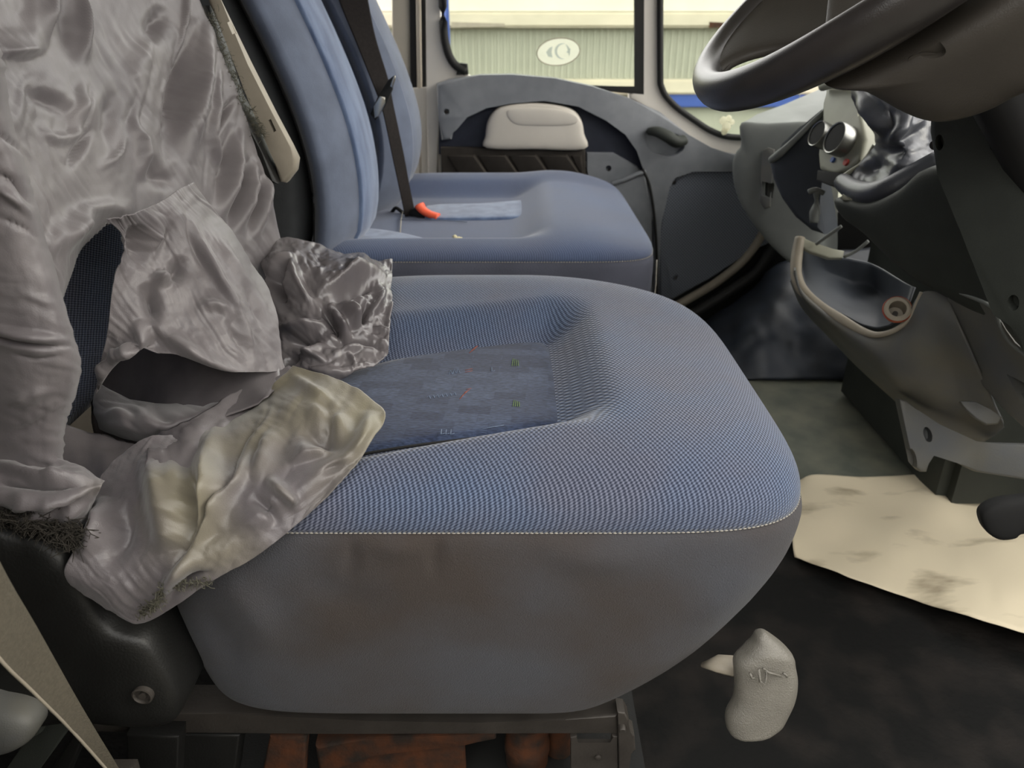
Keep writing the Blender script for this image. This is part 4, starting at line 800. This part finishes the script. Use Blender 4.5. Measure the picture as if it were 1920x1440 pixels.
# column shroud, behind the wheel
cs = thing('column_shroud', 'brown grey plastic steering column shroud with an oval dimple', 'column shroud', (.62, .85, .70))
shp = plane3((1600, 100, .74), (1900, 100, .70), (1740, 185, .74))
sh = pillow('shroud', [(1540, 118), (1600, 124), (1640, 142), (1680, 165), (1720, 182), (1760, 187), (1810, 178), (1860, 160), (1900, 138), (2000, 80), (2040, -40), (2020, -130), (1920, -85), (1800, -15), (1700, 42), (1600, 92)], shp, .05, .12, m_column, cs, smooth_n=5, p=4, ctr=(1800, 70), rings=14)
dm_ = ell(1738, 114, 36, 14, 0, 28); dpl = (shp[0] + shp[1] * .0495, shp[1]); fl = bore(sh, dm_, dpl, .008)
panel('dimple', dm_, fl, .001, m_column, sh, 0)
tube('shaft', [SC - en * .08, SC - en * .25, SC - en * .45], .03, m_blackm, cs)

# ================================================================ dashboard
da = thing('dashboard', 'grey moulded dashboard with centre console, grab handle and lower panels', 'dashboard', (.8, 1.3, 0))
DSP = yplane(1.85)
panel('dash_top', [(1392, 228), (1420, 214), (1470, 196), (1550, 160), (1680, 140), (1900, 120), (1900, 240), (1560, 240), (1500, 234)], plane3((1400, 226, 1.86), (1800, 130, 2.1), (1500, 234, 1.78)), .02, m_dash, da, .006)
fas = pillow('passenger_fascia', [(1392, 230), (1440, 230), (1556, 232), (1552, 300), (1548, 420), (1544, 514), (1500, 502), (1462, 474), (1428, 436), (1396, 390), (1380, 350), (1376, 310), (1382, 286), (1392, 270)], plane3((1392, 230, 1.84), (1640, 300, 1.70), (1500, 500, 1.72)), .03, .30, m_dash, da, smooth_n=4, p=6, ctr=(1470, 360), rings=14)
fsl = panel('fascia_slot', [(1430, 282), (1440, 276), (1452, 280), (1452, 300), (1446, 340), (1444, 388), (1434, 392), (1424, 378), (1426, 330)], plane3((1430, 282, 1.77), (1640, 300, 1.66), (1440, 390, 1.735)), .008, m_console, da, .002)
gp_ = [(1428, 340), (1446, 344), (1442, 372), (1426, 366)]; gpl = plane3((1430, 282, 1.77), (1640, 300, 1.66), (1440, 390, 1.735))
bore(fsl, gp_, gpl, .02); fl = bore(fas, gp_, gpl, .05, out=.03); panel('slot_floor', gp_, fl, .001, m_dash, da, 0)
gh = panel('grab_handle', [(1441, 306), (1446, 292), (1466, 270), (1500, 238), (1544, 200), (1556, 206), (1548, 250), (1534, 300), (1530, 350), (1545, 440), (1520, 432), (1490, 408), (1464, 372), (1448, 336)], plane3((1441, 306, 1.60), (1556, 206, 1.55), (1520, 430, 1.52)), .10, m_dashb, da, .012, seg=4, label='dark grab handle beside the centre stack')
tube('handle_lip', [PY(1446, 300, 1.595), PY(1462, 288, 1.575), PY(1490, 262, 1.565), PY(1520, 232, 1.555), PY(1548, 206, 1.55)], [.007, .008, .006, .005, .004], m_dash, gh, smooth_n=4)
pillow('handle_hollow', [(1456, 286), (1476, 262), (1540, 206), (1546, 212), (1520, 240), (1480, 278), (1462, 292)], plane3((1441, 306, 1.598), (1556, 206, 1.548), (1520, 430, 1.52)), .002, .005, m_dashb, gh, smooth_n=3)
CSP = (PY(1575, 240, 1.45), Vector((-.93, -.16, .33)).normalized())
cst = panel('centre_stack', [(1546, 160), (1560, 152), (1594, 152), (1600, 186), (1614, 212), (1622, 260), (1612, 300), (1592, 318), (1560, 328), (1534, 316), (1532, 290), (1540, 230), (1550, 190)], CSP, .12, m_stack, da, .008, label='pale green grey centre stack')
CN = CSP[1]
for (u, v, r_) in ((1552, 258, .024), (1586, 266, .029)):
    c0 = PP(u, v, CSP)
    ring = lathe('vent_knob', [(r_ * .95, -.005), (r_, .022), (r_ * .95, .026), (r_ * .88, .025), (r_ * .86, .010), (.0001, .009)], c0, CN, m_ringsteel, cst, seg=26)
    lathe('knob_face', [(r_ * .87, .0), (r_ * .87, .0235), (r_ * .6, .024), (.0001, .024)], c0, CN, m_blackm, cst, seg=22)
m_bl = M('blue_symbol', (70, 100, 170), .5, .05, 50); m_rd = M('red_symbol', (190, 70, 64), .5, .05, 50)
lathe('cold_symbol', [(.005, 0), (.005, .004), (.0001, .004)], PP(1563, 300, CSP), CN, m_bl, cst, seg=12)
lathe('hot_symbol', [(.006, 0), (.006, .004), (.0001, .004)], PP(1588, 305, CSP), CN, m_rd, cst, seg=12)
tube('stack_cap', [PP(1552, 166, CSP) + CN * .012, PP(1575, 162, CSP) + CN * .016, PP(1598, 166, CSP) + CN * .012], .009, m_stack, cst, smooth_n=3)
panel('switch_slot', [(1532, 318), (1580, 324), (1582, 346), (1566, 352), (1530, 338)], (CSP[0] + CN * .004, CN), .05, m_blackm, da, .003)
kn = tube('hanging_knob', [PY(1530, 358, 1.44), PY(1531, 378, 1.44), PY(1528, 398, 1.435), PY(1526, 418, 1.43)], [.006, .004, .010, .008], m_dash, da, smooth_n=3)
tube('knob_bar', [PY(1516, 360, 1.44), PY(1530, 356, 1.44), PY(1544, 362, 1.44)], .005, m_dash, da, smooth_n=3)
# gear lever gaiter of creased leatherette
gt = thing('gear_gaiter', 'creased grey leatherette gear lever gaiter at the centre of the dashboard', 'gaiter', PY(1640, 340, 1.25))
G_ = [[(1592, 134, 1.36), (1622, 136, 1.32), (1660, 148, 1.29), (1700, 170, 1.28), (1750, 196, 1.28)], [(1600, 178, 1.34), (1640, 190, 1.27), (1680, 205, 1.24), (1715, 225, 1.25), (1750, 245, 1.27)], [(1622, 225, 1.33), (1652, 240, 1.26), (1680, 250, 1.22), (1715, 265, 1.23), (1750, 275, 1.26)],
      [(1645, 268, 1.32), (1660, 280, 1.27), (1690, 290, 1.22), (1720, 290, 1.22), (1755, 300, 1.24)], [(1620, 300, 1.33), (1640, 318, 1.28), (1672, 325, 1.22), (1705, 320, 1.21), (1760, 318, 1.22)], [(1580, 336, 1.33), (1612, 350, 1.28), (1640, 352, 1.22), (1690, 340, 1.20), (1765, 312, 1.20)]]
gr_ = [([(1600, 165), (1630, 200), (1655, 240), (1662, 275)], .018, 8), ([(1612, 170), (1625, 160), (1645, 148)], -.008, 5), ([(1700, 180), (1690, 230), (1670, 280)], .018, 12), ([(1670, 190), (1668, 230), (1664, 265)], -.018, 10), ([(1735, 235), (1700, 265), (1670, 300)], -.016, 10), ([(1735, 220), (1720, 230), (1700, 245)], .008, 7), ([(1750, 300), (1700, 310), (1650, 330)], .010, 12), ([(1660, 300), (1640, 310), (1610, 325)], -.014, 9)]
sheet('leatherette', G_, m_leather, gt, ridges=gr_, n=12, m=12, noise=.002, nscale=25, seed=12)
tube('gaiter_edge', [PY(1578, 340, 1.32), PY(1600, 356, 1.28), PY(1630, 364, 1.235), PY(1665, 356, 1.205), (PY(1710, 330, 1.19)), PY(1765, 298, 1.17)], [.014, .018, .02, .02, .018, .016], m_leather, gt, smooth_n=4)
tube('gaiter_bead', [PY(1576, 334, 1.325), PY(1600, 318, 1.33), PY(1630, 300, 1.33), PY(1662, 276, 1.31)], .004, m_stack, gt, smooth_n=4)
tube('gaiter_bead', [PY(1612, 310, 1.335), PY(1628, 292, 1.34), PY(1640, 272, 1.335)], .004, m_stack, gt, smooth_n=4)
# panels below the gaiter
p5 = pillow('knee_panel', [(1578, 368), (1640, 376), (1700, 350), (1748, 312), (1800, 330), (1860, 480), (1900, 600), (1860, 590), (1790, 552), (1730, 520), (1680, 478), (1630, 430), (1590, 400)], plane3((1590, 380, 1.27), (1748, 312, 1.12), (1860, 590, 1.02)), .025, .05, m_dashd, da, smooth_n=4, p=5, ctr=(1740, 440), rings=12)
tube('knee_panel_edge', [PY(1578, 368, 1.26), PY(1600, 378, 1.25), PY(1640, 382, 1.22)], .004, m_stack, da, smooth_n=3)
LCP = plane3((1738, 200, .93), (1990, 200, .82), (1880, 640, .86))
lc = panel('lower_column_cover', [(1738, 188), (1770, 192), (1830, 172), (1900, 135), (2050, 60), (2050, 760), (1960, 690), (1920, 664), (1896, 646), (1878, 622), (1862, 590), (1800, 432), (1758, 330), (1742, 290), (1735, 250)], LCP, .12, m_dashd, da, .02, seg=5, label='dark lower steering column cover')
LN = LCP[1]
for (u, v, sx_) in ((1752, 272, .6), (1860, 276, 1), (1892, 574, .8)):
    fl = bore(lc, ell(u, v, 14 * sx_, 15, 0, 20), LCP, .014)
    lathe('screw', [(.0055, -.001), (.0055, .0012), (.0035, .002), (.0001, .002)], PP(u, v, fl), LN, m_steel, lc, seg=14)
tube('cover_ridge', [PP(u, v, LCP) for u, v in ((1872, 176), (1868, 205), (1870, 240), (1884, 282), (1904, 318), (1940, 370))], .0032, m_console, lc, smooth_n=5)
fl = bore(lc, ell(1918, 330, 15, 15, 0, 20), LCP, .016); lathe('key_barrel', [(.008, -.001), (.008, .002), (.0001, .002)], PP(1918, 330, fl), LN, m_steel, lc, seg=18)
# open tray with pale rim, on the tunnel console
co = thing('console_tray', 'grey moulded tunnel console with an open tray and pale rim', 'console', (.6, 1.15, .1))
CP = plane3((1495, 480, 1.36), (1860, 800, 1.06), (1725, 548, 1.16))
top_ = [(1491, 500, 1.33), (1499, 540, 1.30), (1540, 577, 1.25), (1580, 602, 1.21), (1615, 622, 1.17), (1645, 631, 1.14), (1690, 612, 1.11), (1728, 550, 1.10), (1776, 554, 1.08)]
bot_ = [(1489, 520, 1.36), (1512, 572, 1.33), (1560, 624, 1.29), (1610, 676, 1.25), (1660, 722, 1.21), (1710, 764, 1.18), (1770, 802, 1.15), (1835, 824, 1.12), (1882, 796, 1.06)]
rows = [[tuple(np.array(a) * (1 - f) + np.array(b) * f - np.array((0, 0, .05 * math.sin(math.pi * min(1, f * 1.05)) ** .8))) for a, b in zip(top_, bot_)] for f in (0, .12, .3, .5, .7, .88, 1)]
rows.append([(b[0] - 6, b[1] + 6, b[2] + .05) for b in bot_])
sh2 = sheet('console_shell', rows, m_console, co, n=8, m=8, thick=.004)
tray = [[(1494, 450, 1.375), (1540, 470, 1.40), (1600, 480, 1.42), (1660, 500, 1.38), (1728, 546, 1.17)], [(1488, 500, 1.35), (1540, 510, 1.42), (1600, 530, 1.43), (1660, 550, 1.36), (1720, 570, 1.15)], [(1498, 542, 1.325), (1545, 545, 1.38), (1600, 565, 1.38), (1655, 585, 1.28), (1708, 595, 1.14)], [(1530, 578, 1.285), (1565, 588, 1.28), (1605, 605, 1.24), (1650, 618, 1.19), (1690, 612, 1.14)], [(1545, 588, 1.265), (1580, 605, 1.235), (1612, 620, 1.20), (1645, 628, 1.165), (1675, 622, 1.14)]]
sheet('tray_liner', tray, m_dashb, co, n=8, m=8, thick=.003, push=lambda q: np.full(len(q), .012))
tube('tray_rim', [PY(1500, 446, 1.36), PY(1494, 480, 1.34), PY(1493, 516, 1.315), PY(1506, 546, 1.29), PY(1540, 576, 1.245), PY(1580, 600, 1.20), PY(1615, 620, 1.165), PY(1645, 628, 1.135), PY(1680, 618, 1.11), PY(1708, 592, 1.10), PY(1728, 548, 1.10)], [.009, .010, .010, .010, .009, .008, .0065, .005, .004, .004, .003], m_arm, co, smooth_n=5, label='pale rim of the tray')
panel('tray_bracket', [(1492, 448), (1504, 444), (1530, 456), (1560, 466), (1584, 470), (1580, 484), (1555, 484), (1520, 472), (1500, 460)], plane3((1492, 448, 1.355), (1584, 475, 1.33), (1520, 490, 1.33)), .012, m_stack, co, .003)
for pa in (((1530, 458), (1552, 442), (1578, 424)), ((1582, 482), (1606, 470), (1628, 452))):
    tube('tray_wire', [PY(u, v, 1.34 - .01 * k) for k, (u, v) in enumerate(pa)], .003, m_dash, co, seg=8, smooth_n=3)
lk = PY(1681, 583, 1.115)
skt = lathe('lighter_socket', [(.013, -.02), (.0135, .002), (.0185, .004), (.0195, .010), (.016, .0125), (.0125, .011), (.012, -.018), (.0001, -.018)], lk, (-.30, -.75, .62), m_arm, co, seg=28)
m_or = M('orange_ring_plastic', (196, 96, 54), .4, .12, 60, col2=(176, 70, 62))
lathe('socket_ring', [(.0198, .002), (.0212, .006), (.0202, .0105), (.0185, .004), (.0198, .002)], lk, (-.30, -.75, .62), m_or, skt, seg=28, cap=False)
lathe('socket_contact', [(.004, -.0185), (.004, -.012), (.0001, -.012)], lk, (-.30, -.75, .62), m_steel, skt, seg=20)
LP_ = plane3((1775, 560, 1.07), (1960, 700, .92), (1920, 800, .96))
lp2 = panel('side_panel', [(1772, 556), (1800, 548), (1836, 562), (1866, 582), (1880, 620), (1900, 648), (1990, 700), (1990, 850), (1920, 806), (1880, 770), (1840, 725), (1806, 655)], LP_, .04, m_console, co, .006, label='flat grey lower side panel')
tri_ = [(1876, 707), (1960, 750), (1960, 840), (1918, 786)]; fl = bore(lp2, tri_, LP_, .024); panel('triangle_floor', tri_, fl, .001, m_console, lp2, 0)
panel('triangle_web', [(1902, 732), (1960, 760), (1960, 800), (1918, 772)], (LP_[0] - LP_[1] * .006, LP_[1]), .016, m_console, lp2, .001)
tube('panel_edge', [PP(u, v, LP_) for u, v in ((1800, 549), (1836, 563), (1864, 580), (1876, 612), (1894, 642), (1925, 668))], .0028, m_dash, lp2, smooth_n=4)
BP = plane3((1690, 750, 1.13), (1920, 850, 1.06), (1720, 880, 1.08))
bk2 = panel('floor_bracket', [(1686, 748), (1700, 752), (1760, 800), (1830, 832), (1960, 836), (1960, 905), (1830, 885), (1800, 870), (1748, 848), (1738, 885), (1726, 885), (1712, 870), (1704, 830)], BP, .03, m_console, co, .004)
for e_ in (ell(1743, 816, 8, 15, -18, 18), ell(1716, 862, 6, 20, -12, 18)):
    fl = bore(bk2, e_, BP, .026); panel('slot_floor', e_, fl, .001, m_console, bk2, 0)
panel('broken_tab', [(1800, 752), (1828, 752), (1858, 768), (1880, 782), (1872, 794), (1850, 796), (1830, 784), (1812, 768)], plane3((1800, 752, 1.03), (1880, 782, 1.0), (1850, 796, 1.0)), .01, m_console, co, .002)
box('console_core', (.80, 1.2, 0), (1.1, 1.7, .42), m_dashd, co, .02)

# ================================================================ paper, pedal
pp_ = [[(1500, 900), (1530, 890), (1620, 894), (1720, 890), (1810, 884), (1890, 872)], [(1490, 960), (1560, 950), (1660, 950), (1760, 945), (1850, 935), (1925, 925)], [(1485, 1010), (1570, 1012), (1680, 1020), (1780, 1015), (1880, 1005), (1965, 985)], [(1490, 1045), (1600, 1085), (1700, 1120), (1800, 1152), (1900, 1180), (2010, 1215)]]
rows = []
for i, r in enumerate(pp_):
    rr = []
    for j, (u, v) in enumerate(r):
        z = .012 + (.014 * math.sin(j * 1.3 + i) ** 2) + (.02 if i == 3 and j > 2 else 0) + (.018 if i == 0 and j > 3 else 0); rr.append(tuple(PZ(u, v, z)))
    rows.append(rr)
pa = sheet('paper_floor_mat', rows, m_paper, None, n=12, m=12, noise=.0012, nscale=60, seed=14, thick=.0008, world_pts=True); tag(pa, 'stained cream paper sheet lying on the black cab floor', 'paper')
pd = thing('clutch_pedal', 'black rubber pedal pad above the cream paper sheet', 'pedal', (.75, .84, .0))
pdp = plane3((1840, 970, .80), (1980, 950, .79), (1900, 1005, .79))
pillow('pad', [(1838, 968), (1846, 952), (1870, 940), (1910, 934), (1990, 930), (2000, 1000), (1920, 998), (1900, 1008), (1872, 1010), (1848, 995)], pdp, .010, .012, m_blackm, pd, smooth_n=4, p=3)
tube('arm', [PP(1960, 960, pdp), PP(1990, 940, pdp) + Vector((.05, .05, .02)), Vector((.98, 1.0, .30))], .01, m_blackm, pd)
